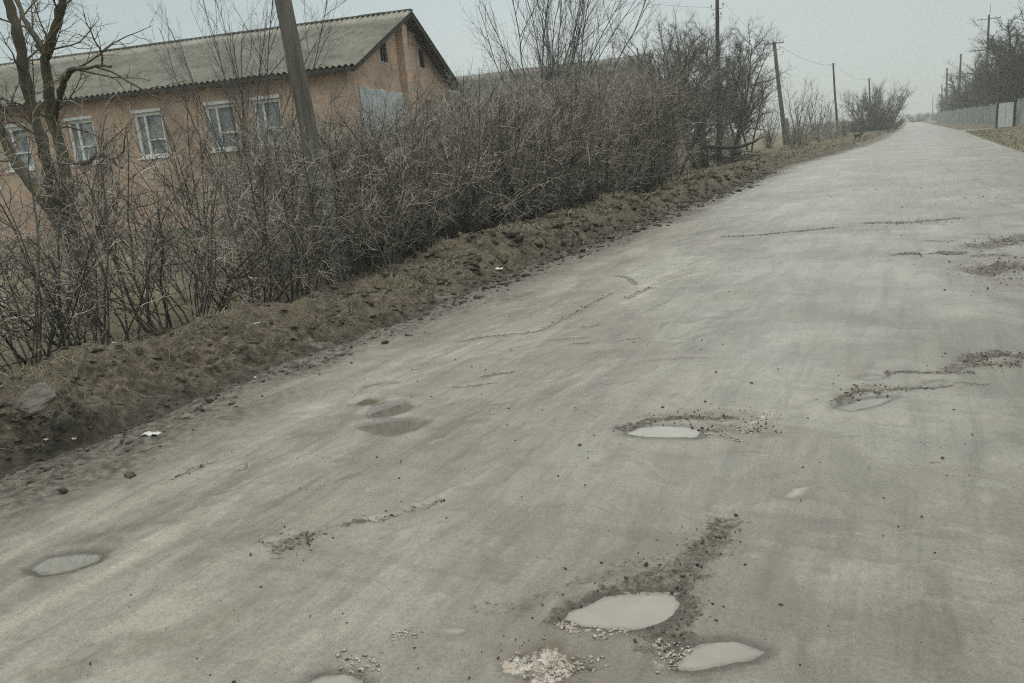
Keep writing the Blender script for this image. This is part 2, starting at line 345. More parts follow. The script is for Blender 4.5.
# road height, masks ----------------------------------------------------------
CR = 3.363
def crop(ox, oy, s, pts): return [(ox+a/s, oy+b/s) for a, b in pts]
PUD = {  # name: (outline in photo pixels -> metres on the ground, material, depth)
 'A': (crop(480, 480, 3.363, [(275,465),(300,440),(340,425),(420,392),(500,380),(600,378),(655,384),(665,420),(655,455),(600,490),(540,500),(430,492),(340,487)]), M_water),
 'B': (crop(480, 480, 3.363, [(655,628),(700,560),(760,540),(850,535),(900,552),(955,575),(900,600),(800,620),(720,634)]), M_water),
 'C': (crop(600, 380, 4.655, [(125,245),(190,218),(300,210),(420,216),(468,235),(450,264),(300,262),(180,257)]), M_water),
 'D': (crop(780, 200, 2.627, [(155,550),(200,530),(250,522),(310,520),(265,541),(190,559)]), M_water),
 'E': (crop(780, 200, 2.627, [(205,470),(230,462),(285,464),(262,474),(230,476)]), M_water),
 'F': (crop(600, 380, 4.655, [(862,532),(900,495),(972,488),(944,520),(895,542)]), M_water),
 'G': (crop(0, 400, 2.415, [(75,405),(110,380),(180,368),(245,370),(235,385),(180,407),(110,420)]), M_waterc),
 'H': (crop(0, 400, 2.415, [(150,630),(190,598),(245,585),(238,603),(190,632)]), M_waterc),
 'I': (crop(300, 350, 3.103, [(213,195),(240,172),(310,158),(347,172),(322,190),(265,208),(225,210)]), M_waterb),
 'J': (crop(300, 350, 3.103, [(185,232),(260,217),(320,212),(382,218),(345,243),(290,257),(225,252)]), M_waterb),
 'K': (crop(300, 350, 3.103, [(172,166),(205,150),(242,152),(235,164),(195,171)]), M_waterb),
 'L': (crop(280, 560, 3.657, [(100,440),(160,412),(240,405),(300,430),(310,480),(220,500),(110,490)]), M_water),
 'M': (crop(780, 200, 2.627, [(362,136),(380,131),(410,133),(400,139),(375,140)]), M_water),
 'O': (crop(280, 560, 3.657, [(590,252),(640,244),(690,250),(660,262),(610,262)]), M_water),
 'P': (crop(780, 200, 2.627, [(368,490),(400,478),(440,474),(425,486),(385,494)]), M_water),
}
POLY = {k: np.array([ground(*p)[:2] for p in v[0]]) for k, v in PUD.items()}
# polyline marks: kind, pixel points, radius (m), strength, rough relief (m)
MARKS = [
 ('light', [(-30,660),(60,600),(130,556),(215,503),(330,442),(450,385)], .06, 1., 0), ('light', [(0,700),(100,640),(200,580),(300,520),(420,455)], .045, .9, 0), ('light', [(0,560),(120,510),(240,450),(400,365)], .07, .8, 0),
 ('light', [(560,335),(640,290),(700,252),(800,200)], .2, .9, 0), ('light', [(470,410),(560,350),(660,290),(760,228)], .12, .8, 0), ('light', [(300,600),(420,520),(520,450),(620,380)], .06, .7, 0), ('light', [(700,230),(800,185),(860,155)], .4, .9, 0),
 ('brown', [(0,640),(120,575),(250,505),(330,470)], .07, .25, 0), ('brown', [(180,660),(300,590),(420,520),(470,490)], .09, .22, 0), ('brown', [(0,520),(100,490),(200,450),(330,390),(420,340)], .08, .3, .003),
 ('dark', [(556,622),(575,605),(610,594),(660,592),(688,585)], .045, .95, .014),
 ('dark', [(682,596),(688,612),(668,632),(650,640),(690,645)], .05, .9, .016),
 ('dark', [(640,585),(672,570),(700,555),(712,540),(724,523)], .075, .85, .016),
 ('dark', [(680,570),(690,582),(705,575)], .03, 1., .02),
 ('dark', [(480,612),(530,603),(560,590),(600,580),(640,560)], .05, .35, .006),
 ('dark', [(618,430),(650,421),(690,417),(730,415)], .04, .9, .012),
 ('brown', [(655,418),(700,414),(745,412)], .10, .9, .012), ('brown', [(690,428),(750,426),(770,430)], .07, .9, .014),
 ('dark', [(700,430),(716,432)], .05, .8, .012), ('pale', [(735,428),(755,420),(770,414)], .07, .7, .012), ('pale', [(705,434),(745,440)], .03, .5, .01),
 ('brown', [(845,402),(862,390),(880,388)], .09, .9, .014), ('dark', [(838,405),(858,393),(876,395)], .05, .8, .014),
 ('dark', [(885,393),(905,391),(930,390),(942,388)], .04, .9, .012), ('dark', [(890,375),(915,374),(945,374),(968,373)], .035, .95, .012),
 ('dark', [(966,360),(980,355),(1000,353),(1024,356),(1050,358)], .07, 1., .02), ('dark', [(945,370),(975,365),(1010,362),(1050,360)], .06, .7, .012),
 ('dark', [(955,386),(985,385)], .03, .6, .006), ('brown', [(985,362),(1024,364)], .12, .6, .01),
 ('dark', [(905,254),(930,253),(957,252)], .13, 1., .03), ('dark', [(925,241),(950,241)], .08, .7, .012),
 ('dark', [(868,223),(905,222),(955,218)], .16, .8, .012), ('brown', [(850,232),(930,222),(960,215)], .35, .5, .01),
 ('dark', [(988,246),(1010,240),(1030,235)], .25, .9, .03), ('dark', [(975,255),(1000,254)], .1, .8, .01), ('dark', [(990,270),(1010,265),(1040,266)], .25, 1., .035),
 ('brown', [(1000,262),(1030,258)], .5, .8, .02), ('brown', [(1000,278),(1040,285)], .28, .7, .02),
 ('dark', [(725,236),(770,233),(800,231),(833,228)], .10, .9, .012), ('brown', [(700,240),(760,236),(850,230)], .22, .6, .006),
 ('dark', [(463,341),(497,335),(520,333),(541,330),(564,318),(588,303),(612,292)], .035, .75, .01),
 ('brown', [(463,341),(500,336)], .09, .95, .004), ('dark', [(617,274),(628,277),(636,284)], .045, .8, .012), ('dark', [(629,297),(640,291),(650,287)], .05, .7, .01),
 ('brown', [(547,339),(586,338)], .055, 1., .004), ('dark', [(548,338),(584,337)], .03, .6, .004), ('dark', [(572,344),(588,343)], .04, .75, .006),
 ('dark', [(582,326),(600,323)], .06, .55, .006), ('dark', [(614,341),(640,338)], .025, .8, .006), ('brown', [(637,362),(665,359),(700,358)], .06, .7, .004),
 ('dark', [(485,375),(498,373),(511,371)], .035, .8, .006), ('dark', [(453,387),(475,385),(494,382)], .03, .7, .006), ('brown', [(366,388),(380,385),(394,383)], .06, 1., .006),
 ('brown', [(370,425),(400,428),(420,424)], .10, .5, .004), ('brown', [(338,480),(348,476),(358,474)], .035, .95, .004), ('brown', [(300,432),(330,430)], .05, .5, .003),
 ('dark', [(346,525),(356,524),(368,524)], .03, .9, .008), ('dark', [(368,524),(400,514),(440,503)], .025, .55, .01), ('brown', [(400,520),(440,508),(465,490)], .06, .4, .003),
 ('dark', [(283,550),(298,542),(308,537)], .07, .85, .01), ('brown', [(110,530),(140,526),(170,520)], .06, .6, .004), ('brown', [(180,515),(250,480),(300,470)], .16, .35, .003),
 ('brown', [(60,680),(110,650),(180,640),(260,600)], .12, .4, .003), ('brown', [(0,610),(40,585),(110,545)], .09, .4, .003),
 ('dark', [(172,478),(190,470),(212,462)], .03, .7, .01), ('brown', [(235,475),(255,464)], .04, .8, .006), ('pale', [(236,470),(252,464)], .025, .5, .006),
 ('pale', [(520,662),(545,655),(560,668),(545,680)], .05, 1., .02), ('brown', [(510,655),(550,648),(560,670),(530,685)], .07, .8, .01), ('pale', [(563,625),(576,633)], .02, .9, .01),
 ('pale', [(585,632),(625,627),(600,640)], .03, .6, .008), ('pale', [(560,655),(580,668),(600,660)], .03, .5, .008), ('pale', [(340,660),(360,668),(380,662)], .04, .6, .012), ('pale', [(395,635),(415,638)], .03, .4, .006),
 ('pale', [(660,648),(680,655),(665,665)], .035, .7, .008), ('dark', [(583,664),(595,670)], .012, .9, .008), ('dark', [(640,650),(660,655)], .03, .5, .008),
 ('brown', [(600,470),(650,440),(700,440)], .10, .35, .003), ('dark', [(930,465),(940,462)], .012, .6, .003), ('brown', [(780,560),(790,600),(785,620)], .05, .45, .002), ('brown', [(820,575),(840,555),(900,560)], .06, .35, .002),
 ('brown', [(900,170),(960,165),(1000,168)], 1.0, .3, .01), ('brown', [(850,195),(900,190),(930,182)], .8, .28, .01), ('brown', [(940,205),(1000,195)], .5, .3, .01),
]
def segdist(x, y, P):
    d = np.full(x.shape, 1e9)
    for a, b in zip(P[:-1], P[1:]):
        ab = b-a; t = np.clip(((x-a[0])*ab[0]+(y-a[1])*ab[1])/(ab@ab+1e-12), 0, 1)
        d = np.minimum(d, np.hypot(x-a[0]-t*ab[0], y-a[1]-t*ab[1]))
    return d
def polysd(x, y, P):
    Q = np.vstack([P, P[:1]]); d = segdist(x, y, Q); ins = np.zeros(x.shape, bool)
    for a, b in zip(Q[:-1], Q[1:]):
        c = ((a[1] > y) != (b[1] > y)) & (x < (b[0]-a[0])*(y-a[1])/(b[1]-a[1]+1e-12)+a[0]); ins ^= c
    return np.where(ins, -d, d)
def base_road(x, y):
    f = np.clip(1-y/120, .15, 1)
    return (.016*fbm(x/1.3, y/3.0, 2, 21) + .010*fbm(x*1.4, y*.45, 2, 33) + .004*fbm(x*5, y*2.2, 2, 44))*f - .012*np.abs(x)/4.5
WL = {}
for k, P in POLY.items():
    c = P.mean(0); WL[k] = float(base_road(c[0:1], c[1:2])[0]) - .006
def road_fields(x, y):
    z = base_road(x, y)
    z = z + .0022*fbm(x*14, y*9, 3, 60)*np.clip(1-y/30, 0, 1)
    fl = {k: np.zeros_like(x) for k in ('dark', 'brown', 'pale', 'wet', 'light')}
    wxx = x+.25*fbm(x*1.1, y*.8, 3, 140); wyy = y+.5*fbm(x*1.1+9, y*.8, 3, 141); lf = sstep(-.6, -2.2, x) if False else np.clip((-x-.4)/1.6, 0, 1)
    lay = fbm(wxx*1.6, wyy*.55, 6, 143, .62)*lf + fbm(wxx*.75, wyy*1.0, 6, 146, .62)*(1-lf)
    l1 = sstep(-.015, .02, lay-.10); l2 = sstep(-.015, .02, lay+.14)
    nf = np.clip(1.3-y/25, .25, 1); z = z+(.0032*l1+.003*l2)*nf
    fl['lay'] = (l1+l2)*.5*(.7+.3*nf)
    wx = x+.02*fbm(x*12, y*12, 2, 70); wy = y+.02*fbm(x*12, y*12, 2, 71)
    for kind, pts, r, st, rel in MARKS:
        P = np.array([ground(*p)[:2] for p in pts]); mg = r*3
        s = (x > P[:, 0].min()-mg) & (x < P[:, 0].max()+mg) & (y > P[:, 1].min()-mg) & (y < P[:, 1].max()+mg)
        if not s.any(): continue
        xs, ys_ = wx[s], wy[s]; d = segdist(xs, ys_, P)*(1+.45*fbm(xs*7/max(r*8, .4), ys_*7/max(r*8, .4), 2, 80))
        q = 1-sstep(r*.35, r*1.35, d)
        fl[kind][s] = np.maximum(fl[kind][s], q*(st**.55 if kind == 'brown' else st))
        k = 30 if r < .12 else 12
        z[s] += q*(rel*.9*fbm(xs*k, ys_*k, 4, 90, .65)-rel*.45)
    for k, P in POLY.items():
        mg = .5; s = (x > P[:, 0].min()-mg) & (x < P[:, 0].max()+mg) & (y > P[:, 1].min()-mg) & (y < P[:, 1].max()+mg)
        if not s.any(): continue
        xs, ys_ = x[s], y[s]; d = polysd(xs, ys_, P)+.010*fbm(xs*18, ys_*18, 4, 95, .6)+.012*fbm(xs*7, ys_*7, 2, 99)*min(1, (P[:, 1].max()-P[:, 1].min())/.25)
        zt = WL[k] + np.where(d < 0, np.maximum(d*.35, -.03), np.minimum(d*.22, .016)) + .0015*fbm(xs*50, ys_*50, 2, 97)
        bl = 1-sstep(.04, .22, d)
        z[s] = z[s]*(1-bl)+zt*bl + .25*bl*(z[s]-base_road(xs, ys_))*(d > .005)
        fl['wet'][s] = np.maximum(fl['wet'][s], (1-sstep(0, .07, d))*min(1, (P[:, 0].max()-P[:, 0].min())/.22)*(.0 if k in 'FO' else 1))
        fl['brown'][s] = np.maximum(fl['brown'][s], .45*(1-sstep(0, .05, d)))
    # muddy margin at the bank foot
    e = x-xl(y)
    fl['mud'] = (1-sstep(.55, 1.35, e+.45*fbm(x*1.5, y*.8, 4, 101, .6)))*.95
    z += fl['mud']*(.026*fbm(x*5, y*2.0, 5, 103, .6)+.012*fbm(x*16, y*8, 4, 104, .65))*np.clip(1-y/80, .3, 1)
    return z, fl
xs_ = np.unique(np.round(np.concatenate([np.arange(-5.6, -3.3, .025), np.arange(-3.3, 1.2, .0145), np.arange(1.2, 5.6, .04)]), 4))
yl = [-20.]
while yl[-1] < 420:
    y = yl[-1]; yl.append(y + (.5 if y < 0 else (.05 if y < 1 else max(.011, .0046*y))))
yl = np.array(yl)
XX, YY = np.meshgrid(xs_, yl)
Z, FL = road_fields(XX, YY)
XX2 = np.where(YY > 30, np.clip(XX, xl(YY)-.6, xr(YY)+.6), XX)
# side slightly down at the outer rim so it dives under the verges
rd = mesh('road', np.stack([XX2, YY, Z], -1).reshape(-1, 3), gridfaces(len(yl), len(xs_)), M_road, smooth=True,
          attrs={k: v for k, v in FL.items()}); tag(rd, kind='structure')
def road_z(x, y):
    z, _ = road_fields(np.array([[x]], float), np.array([[y]], float)); return float(z[0, 0])
sr = MB(); P = [(4.2, 79.2), (9, 80.6), (40, 82), (40, 90.5), (9, 90.2), (4.2, 91)]
sr.add([(x, y, -.002-.0002*x) for x, y in P], [(0, 1, 2, 3, 4, 5)])
o = sr.build('side_road', M_road); tag(o, kind='structure')

for k, P in POLY.items():
    st = .008*max(1, P[:, 1].mean()/3); gx = np.arange(P[:, 0].min()-.1, P[:, 0].max()+.1, st); gy = np.arange(P[:, 1].min()-.1, P[:, 1].max()+.1, st)
    GX, GY = np.meshgrid(gx, gy); D_ = polysd(GX, GY, P); dn_ = D_+.012*fbm(GX*14, GY*14, 4, 120)
    F = gridfaces(len(gy), len(gx)); keep_ = (D_.ravel()[F] < .06).all(1); F = F[keep_]; used_, inv_ = np.unique(F, return_inverse=True)
    V = np.stack([GX.ravel(), GY.ravel(), np.full(GX.size, WL[k])], -1)[used_]
    dm = .022
    o = mesh('puddle', V, inv_.reshape(F.shape), PUD[k][1], smooth=True, attrs={'depth': sstep(-.004, dm, -dn_).ravel()[used_]*.9+.1})
    tag(o, kind='structure')

# bank of dug earth along the left edge
def bank_z(x, y):
    f = xl(y)+.40+.16*fbm(y*.9, y*0+3, 3, 11)
    h = (.34+.15*fbm(y*.55, y*0, 2, 12)+.09*vn(y*1.7, y*0, 14))*np.interp(y, [0, 24, 34, 60], [1, 1, .75, .45])
    t = (f-x); wc = .80
    up = sstep(0, wc, t+.10*fbm(x*3, y*3, 2, 15)); dn = 1-sstep(wc, 1.9, t)
    z = -.09*(1-sstep(-.15, .02, t)) - .02 + h*up*(.22+.78*dn)*np.where(t > 1.9, 1, 1)
    body = sstep(0, .15, t)*(1-sstep(1.9, 2.6, t))
    z = z + body*(.15*fbm(x*2.0, y*2.0, 3, 16)+.06*fbm(x*8, y*8, 4, 17, .62)+.022*np.abs(fbm(x*22, y*22, 3, 19)))
    z = z - .13*sstep(2.0, 2.7, t)
    return z, t
xb = np.arange(-8.2, -2.9, .02)
yb = [-6.]
while yb[-1] < 60: yb.append(yb[-1]+max(.018, .0042*abs(yb[-1])) if yb[-1] > .5 else yb[-1]+.15)
yb = np.array(yb); XB, YB = np.meshgrid(xb, yb)
off = xl(YB)-xl(np.zeros_like(YB)); XB = XB+off+.0
ZB, TB = bank_z(XB, YB)
bk = mesh('roadside_bank', np.stack([XB, YB, ZB], -1).reshape(-1, 3), gridfaces(len(yb), len(xb)), M_soil, smooth=True,
          attrs={'wetfoot': (1-sstep(.02, .35, TB+.15*fbm(XB*4, YB*4, 3, 23)))*.8}); tag(bk, kind='structure')
def bz(x, y): return float(bank_z(np.array([float(x)]), np.array([float(y)]))[0][0])
def surf_left(x, y):
    z = bz(x, y); t = xl(y)-x
    return max(z, -.02) if y < 58 else .15

# ------------------------------------------------------------------ loose stuff: gravel, clods, grass
def rocks(name, pts, sizes, mat, flat=.7, kind='stuff', label=None, cat=None):
    ico = np.array([(0,0,1),(.89,0,.45),(.28,.85,.45),(-.72,.53,.45),(-.72,-.53,.45),(.28,-.85,.45),(.72,.53,-.45),(-.28,.85,-.45),(-.89,0,-.45),(-.28,-.85,-.45),(.72,-.53,-.45),(0,0,-1)])
    fc = np.array([(0,1,2),(0,2,3),(0,3,4),(0,4,5),(0,5,1),(1,6,2),(2,7,3),(3,8,4),(4,9,5),(5,10,1),(6,7,2),(7,8,3),(8,9,4),(9,10,5),(10,6,1),(11,7,6),(11,8,7),(11,9,8),(11,10,9),(11,6,10)])
    n = len(pts); V = ico[None]*(1+.5*rng.standard_normal((n, 12, 1)).clip(-1.5, 1.5))
    V = V*(rng.uniform(.5, 1.6, (n, 1, 3))*np.array([1, 1, flat])); a = rng.uniform(0, 6.28, n); c, s = np.cos(a)[:, None], np.sin(a)[:, None]
    V = np.stack([V[..., 0]*c-V[..., 1]*s, V[..., 0]*s+V[..., 1]*c, V[..., 2]], -1)*np.asarray(sizes)[:, None, None]
    V = V+np.asarray(pts)[:, None, :]; F = fc[None]+np.arange(n)[:, None, None]*12
    o = mesh(name, V.reshape(-1, 3), F.reshape(-1, 3), mat); return tag(o, label, cat, None, kind)
def on_road(pts2, lift):
    x = pts2[:, 0][None]; y = pts2[:, 1][None]; z, _ = road_fields(x.copy(), y.copy()); return np.stack([x[0], y[0], z[0]+lift], -1)
p2, sz = [], []
for kind, pts, r, st, rel in MARKS:
    if rel < .009 or kind in ('pale', 'light'): continue
    P = np.array([ground(*p)[:2] for p in pts]); L_ = np.linalg.norm(np.diff(P, axis=0), axis=1).sum()
    n = int(min(600, (L_+2*r)*r*st*(9000 if kind == 'dark' else 4500)/(1 if P[:, 1].mean() < 6 else 6)))
    for _ in range(n):
        i = rng.integers(len(P)-1); q = P[i]+(P[i+1]-P[i])*rng.random()+rng.normal(0, r*.9, 2)
        p2.append(q); sz.append((.0011+.0052*rng.random()**8)*(1 if q[1] < 6 else 1.5))
p2 = np.array(p2); sz = np.array(sz)
keep = np.ones(len(p2), bool)
for k, P in POLY.items(): keep &= polysd(p2[:, 0], p2[:, 1], P) > -.004
rocks('asphalt_crumbs', on_road(p2[keep], sz[keep]*.3), sz[keep], M_chunk, .8)
# scattered pebbles over the road
n = 4500; q = np.stack([rng.uniform(-3.6, 2.2, n), 1.1+rng.random(n)**1.6*9], -1); cl = vn(q[:, 0]*1.3, q[:, 1]*.9, 5) > -.25; q = q[cl]
s_ = .0010+.0048*rng.random(len(q))**11; kp = np.ones(len(q), bool)
for k, P in POLY.items(): kp &= polysd(q[:, 0], q[:, 1], P) > 0
rocks('gravel', on_road(q[kp], s_[kp]*.3), s_[kp], M_chunk, .8)
# pale rubble
p2, sz = [], []
for kind, pts, r, st, rel in MARKS:
    if kind != 'pale': continue
    P = np.array([ground(*p)[:2] for p in pts])
    for _ in range(int(420*st)):
        i = rng.integers(len(P)-1); p2.append(P[i]+(P[i+1]-P[i])*rng.random()+rng.normal(0, r*.6, 2)); sz.append(.0010+.0062*rng.random()**6)
rocks('brick_rubble', on_road(np.array(p2), np.array(sz)*.3), np.array(sz), M_palechunk, .35)
# clods at the bank foot and on the bank
n = 5000; yy = .8+rng.random(n)**1.7*30; xx = xl(yy)+rng.normal(.30, .22, n)
z1 = on_road(np.stack([xx, yy], -1), 0)[:, 2]; z2 = bank_z(xx, yy)[0]; s_ = (.004+.018*rng.random(n)**6+.030*rng.random(n)**14)*np.clip(yy/6, .7, 2)
rocks('mud_clods', np.stack([xx, yy, np.maximum(z1, z2)+s_*.15], -1), s_, simple("mud_clod", (.028, .025, .019), (.13, .118, .095), 20, .9, .6, .01), .6)
n = 5000; yy = .8+rng.random(n)**1.6*34; xx = xl(yy)-rng.uniform(-.1, 1.6, n); z2 = bank_z(xx, yy)[0]; s_ = (.006+.055*rng.random(n)**6)*np.clip(yy/7, .7, 1.8)
rocks('soil_clods', np.stack([xx, yy, z2+s_*.15], -1), s_, M_soil, .7)

tb = []
for k_ in range(900):
    y_ = .9+random.random()**1.4*18; x_ = float(xl(y_))-random.uniform(-.25, 1.7); a_ = random.uniform(0, 6.28); l_ = random.uniform(.06, .3)
    pts_ = np.array([[x_+math.cos(a_)*l_*t_+random.gauss(0, .01), y_+math.sin(a_)*l_*t_+random.gauss(0, .01), 0] for t_ in (0, .35, .7, 1)])
    pts_[:, 2] = np.maximum(bank_z(pts_[:, 0], pts_[:, 1])[0], -.01)+.008+random.random()*.02
    if np.ptp(pts_[:, 2]) < .10: tb.append((pts_, random.uniform(.0015, .004)))
Vs_, Fs_, n_ = [], [], 0
for P_, r_ in tb:
    V_, F_ = tube_arrays(P_, r_, 4); Vs_.append(V_); Fs_.append(F_+n_); n_ += len(V_)
TW = simple("fallen_twig", (.07, .055, .04), (.26, .23, .19), 7, .9, 0)
tag(mesh('fallen_twigs', np.concatenate(Vs_), np.concatenate(Fs_), TW), kind='stuff')
def blades(name, x, y, z, h, wdt, lean, mat):
    n = len(x); a = rng.uniform(0, 6.28, n); l = rng.normal(0, lean, (n, 2))
    B = np.stack([x, y, z], -1); d = np.stack([np.cos(a), np.sin(a), 0*a], -1)*wdt[:, None]
    mid = B+np.stack([l[:, 0]*h*.4, l[:, 1]*h*.4, h*.6], -1); tip = B+np.stack([l[:, 0]*h, l[:, 1]*h, h*(1-.35*np.hypot(l[:, 0], l[:, 1]).clip(0, 2))], -1)
    V = np.stack([B-d, B+d, mid+d*.6, mid-d*.6, tip], 1).reshape(-1, 3); k = np.arange(n)*5
    F = [None]
    q = np.stack([k, k+1, k+2, k+3], -1); t = np.stack([k+3, k+2, k+4, k+4], -1)
    F3 = np.concatenate([np.stack([k, k+1, k+2], -1), np.stack([k, k+2, k+3], -1), np.stack([k+3, k+2, k+4], -1)])
    return mesh(name, V, F3, mat)
# grass on the bank (patchy tufts)
n = 60000; yy = .8+rng.random(n)**1.5*40; xx = xl(yy)-rng.uniform(.2, 2.4, n)
k = fbm(xx*1.2, yy*1.2, 3, 31) > -.02+.25*rng.random(n); xx, yy = xx[k], yy[k]
o = blades('dry_grass', xx, yy, bank_z(xx, yy)[0]-.01, rng.uniform(.03, .13, len(xx))*np.clip(yy/8, .8, 2), rng.uniform(.0012, .0035, len(xx))*np.clip(yy/5, .8, 4), 1.3, M_blade); tag(o, kind='stuff')
n = 45000; yy = 1+rng.random(n)**1.4*26; xx = xl(yy)-rng.uniform(1.9, 9, n)
o = blades('field_grass', xx, yy, np.full(n, -.03), rng.uniform(.04, .13, n), rng.uniform(.0015, .004, n)*np.clip(yy/5, .8, 3), .7, M_blade); tag(o, kind='stuff')
n = 26000; yy = 28+rng.random(n)**1.3*110; xx = xl(yy)-rng.uniform(-.05, 5.5, n)
k = fbm(xx*.8, yy*.4, 3, 39) > -.15; xx, yy = xx[k], yy[k]
zz = np.where(yy < 56, bank_z(xx, yy)[0], .16)
o = blades('verge_grass', xx, yy, np.maximum(zz, .02)-.03, rng.uniform(.1, .32, len(xx)), rng.uniform(.01, .03, len(xx)), .6, M_blade); tag(o, kind='stuff')
n = 9000; yy = 32+rng.random(n)*46; xx = xr(yy)+rng.uniform(.1, 9, n)
o = blades('right_verge_grass', xx, yy, np.full(n, .05), rng.uniform(.06, .2, n), rng.uniform(.01, .03, n), .6, M_blade); o.name = 'short_grass'; tag(o, kind='stuff')
# ------------------------------------------------------------------ brick house
CORN = np.array([-14.56, 19.68]); U = np.array([-.9728, -.2317]); Vv = np.array([-.2317, .9728])
F0 = CORN+.45*U+.45*Vv
LEN, WID, EAVE, RIDGE = 26., 10.4, 4.5, 6.72
rzh = math.atan2(U[1], U[0])
# local frame: x along U (length), y along -V? use matrix: world = F0 + x*U + y*Vv
hm = Matrix(((U[0], Vv[0], 0, F0[0]), (U[1], Vv[1], 0, F0[1]), (0, 0, 1, 0), (0, 0, 0, 1)))
house = bpy.data.objects.new('brick_house', None); COL.objects.link(house)
# mirrored frame is avoided: geometry is written in world axes relative to the corner
house.location = (F0[0], F0[1], 0)
tag(house, 'long orange brick house with grey corrugated roof and gable end behind the bare hedge', 'house')
def hl(x, y, z): p = x*U+y*Vv; return (p[0], p[1], z)
class HB(MB):
    def hbox(s, a, b):
        (x0, y0, z0), (x1, y1, z1) = a, b
        V = [hl(x0,y0,z0),hl(x1,y0,z0),hl(x1,y1,z0),hl(x0,y1,z0),hl(x0,y0,z1),hl(x1,y0,z1),hl(x1,y1,z1),hl(x0,y1,z1)]
        s.add(V, [(0,1,2,3),(4,7,6,5),(0,4,5,1),(1,5,6,2),(2,6,7,3),(3,7,4,0)])
WINS = [(2.3, 3.3), (3.9, 4.98), (6.53, 7.62), (9.15, 10.2), (11.8, 12.9), (14.6, 15.7), (17.3, 18.4), (20, 21.1)]
WZ0, WZ1 = 2.36, 3.76
mb = HB()
# front wall as bricks around openings (thickness .3), columns and bands
xs = [0]+[v for w_ in sorted(WINS) for v in w_]+[LEN]
zt = EAVE+.02
for i in range(0, len(xs)-1, 2): mb.hbox((xs[i], 0, 0), (xs[i+1], .3, zt))
for a, b in WINS: mb.hbox((a, 0, 0), (b, .3, WZ0)); mb.hbox((a, 0, WZ1), (b, .3, zt))
mb.build('wall', M_brick, house)
# gable wall at x = 0 (thickness inwards), with two attic openings
mb = HB(); zr = EAVE+.02; slope = (RIDGE-.12-EAVE)/(WID/2)
def gz(y): return zr+slope*(WID/2-abs(y-WID/2))
ATT = [(2.95, 3.6, 4.85, 5.5), (6.95, 7.6, 4.98, 5.66)]
def gpoly(pts):
    n = len(pts); V = [hl(0, y, z) for y, z in pts]+[hl(.3, y, z) for y, z in pts]
    mb.add(V, [tuple(range(n)), tuple(range(2*n-1, n-1, -1))]+[(i, (i+1) % n+0, (i+1) % n+n, i+n)[::-1] for i in range(n)])
y0 = .302
cuts = [y0, 2.95, 3.6, WID/2, 6.95, 7.6, WID-.002]
for a, b in zip(cuts[:-1], cuts[1:]):
    op = [t for t in ATT if abs(t[0]-a) < .01]
    if op:
        _, _, q0, q1 = op[0]; gpoly([(a, 0), (b, 0), (b, q0), (a, q0)]); gpoly([(a, q1), (b, q1), (b, gz(b)), (a, gz(a))])
    else: gpoly([(a, 0), (b, 0), (b, gz(b)), (a, gz(a))])
mb.build('gable_wall', M_brick, house)
mb = HB(); mb.hbox((LEN-.3, .302, 0), (LEN, WID, zt)); mb.hbox((.302, WID-.3, 0), (LEN-.302, WID-.002, zt)); mb.build('rear_wall', M_brick, house)
# pilaster + vent ornament on gable
mb = HB(); mb.hbox((-.26, 4.6, 0), (-.002, 5.1, gz(4.6)-.16)); mb.build('pilaster', M_brick, house)
mb = HB(); mb.hbox((-.12, 5.75, 6.02), (-.002, 6.35, 6.1)); mb.hbox((-.11, 5.8, 5.72), (-.002, 5.9, 6.018)); mb.hbox((-.11, 6.2, 5.72), (-.002, 6.3, 6.018)); mb.hbox((-.10, 6.0, 5.8), (-.002, 6.1, 6.018)); mb.build('brick_ornament', M_brick, house)
# painted / boarded panels low on the gable
mb = HB()
for i in range(9): mb.hbox((-.045-.01*(i % 2), .75+i*.44, .9), (-.003, .75+i*.44+.432, 3.92-.02*((i*7) % 4))); 
mb.build('boarded_panel', M_plaster, house)['label'] = 'large bluish boarded panel low on the gable wall'
f = HB(); f.hbox((-.05, 7.2, 2.3), (-.003, 7.29, 3.7)); f.hbox((-.05, 8.35, 2.3), (-.003, 8.44, 3.7)); f.hbox((-.055, 7.15, 3.702), (-.003, 8.5, 3.8)); f.hbox((-.05, 7.292, 2.3), (-.003, 8.348, 2.38))
fo = f.build('window', M_timber, house); p = HB(); p.hbox((-.02, 7.292, 2.382), (-.003, 8.348, 3.7)); p.build('pane', M_glass, fo)
for (a, b, q0, q1), nm in zip(ATT, ('attic_window', 'attic_opening')):
    f = HB()
    f.hbox((.05, a+.002, q0+.002), (.12, a+.07, q1-.002)); f.hbox((.05, b-.07, q0+.002), (.12, b-.002, q1-.002)); f.hbox((.05, a+.072, q1-.07), (.12, b-.072, q1-.002))
    if nm == 'attic_window': f.hbox((.055, (a+b)/2-.025, q0+.002), (.115, (a+b)/2+.025, q1-.072))
    fo = f.build(nm, M_timber, house)
    p = HB(); p.hbox((.125, a+.002, q0+.002), (.14, b-.002, q1-.002)); p.build('pane' if nm == 'attic_window' else 'dark_interior', M_glass if nm == 'attic_window' else M_dark, fo)
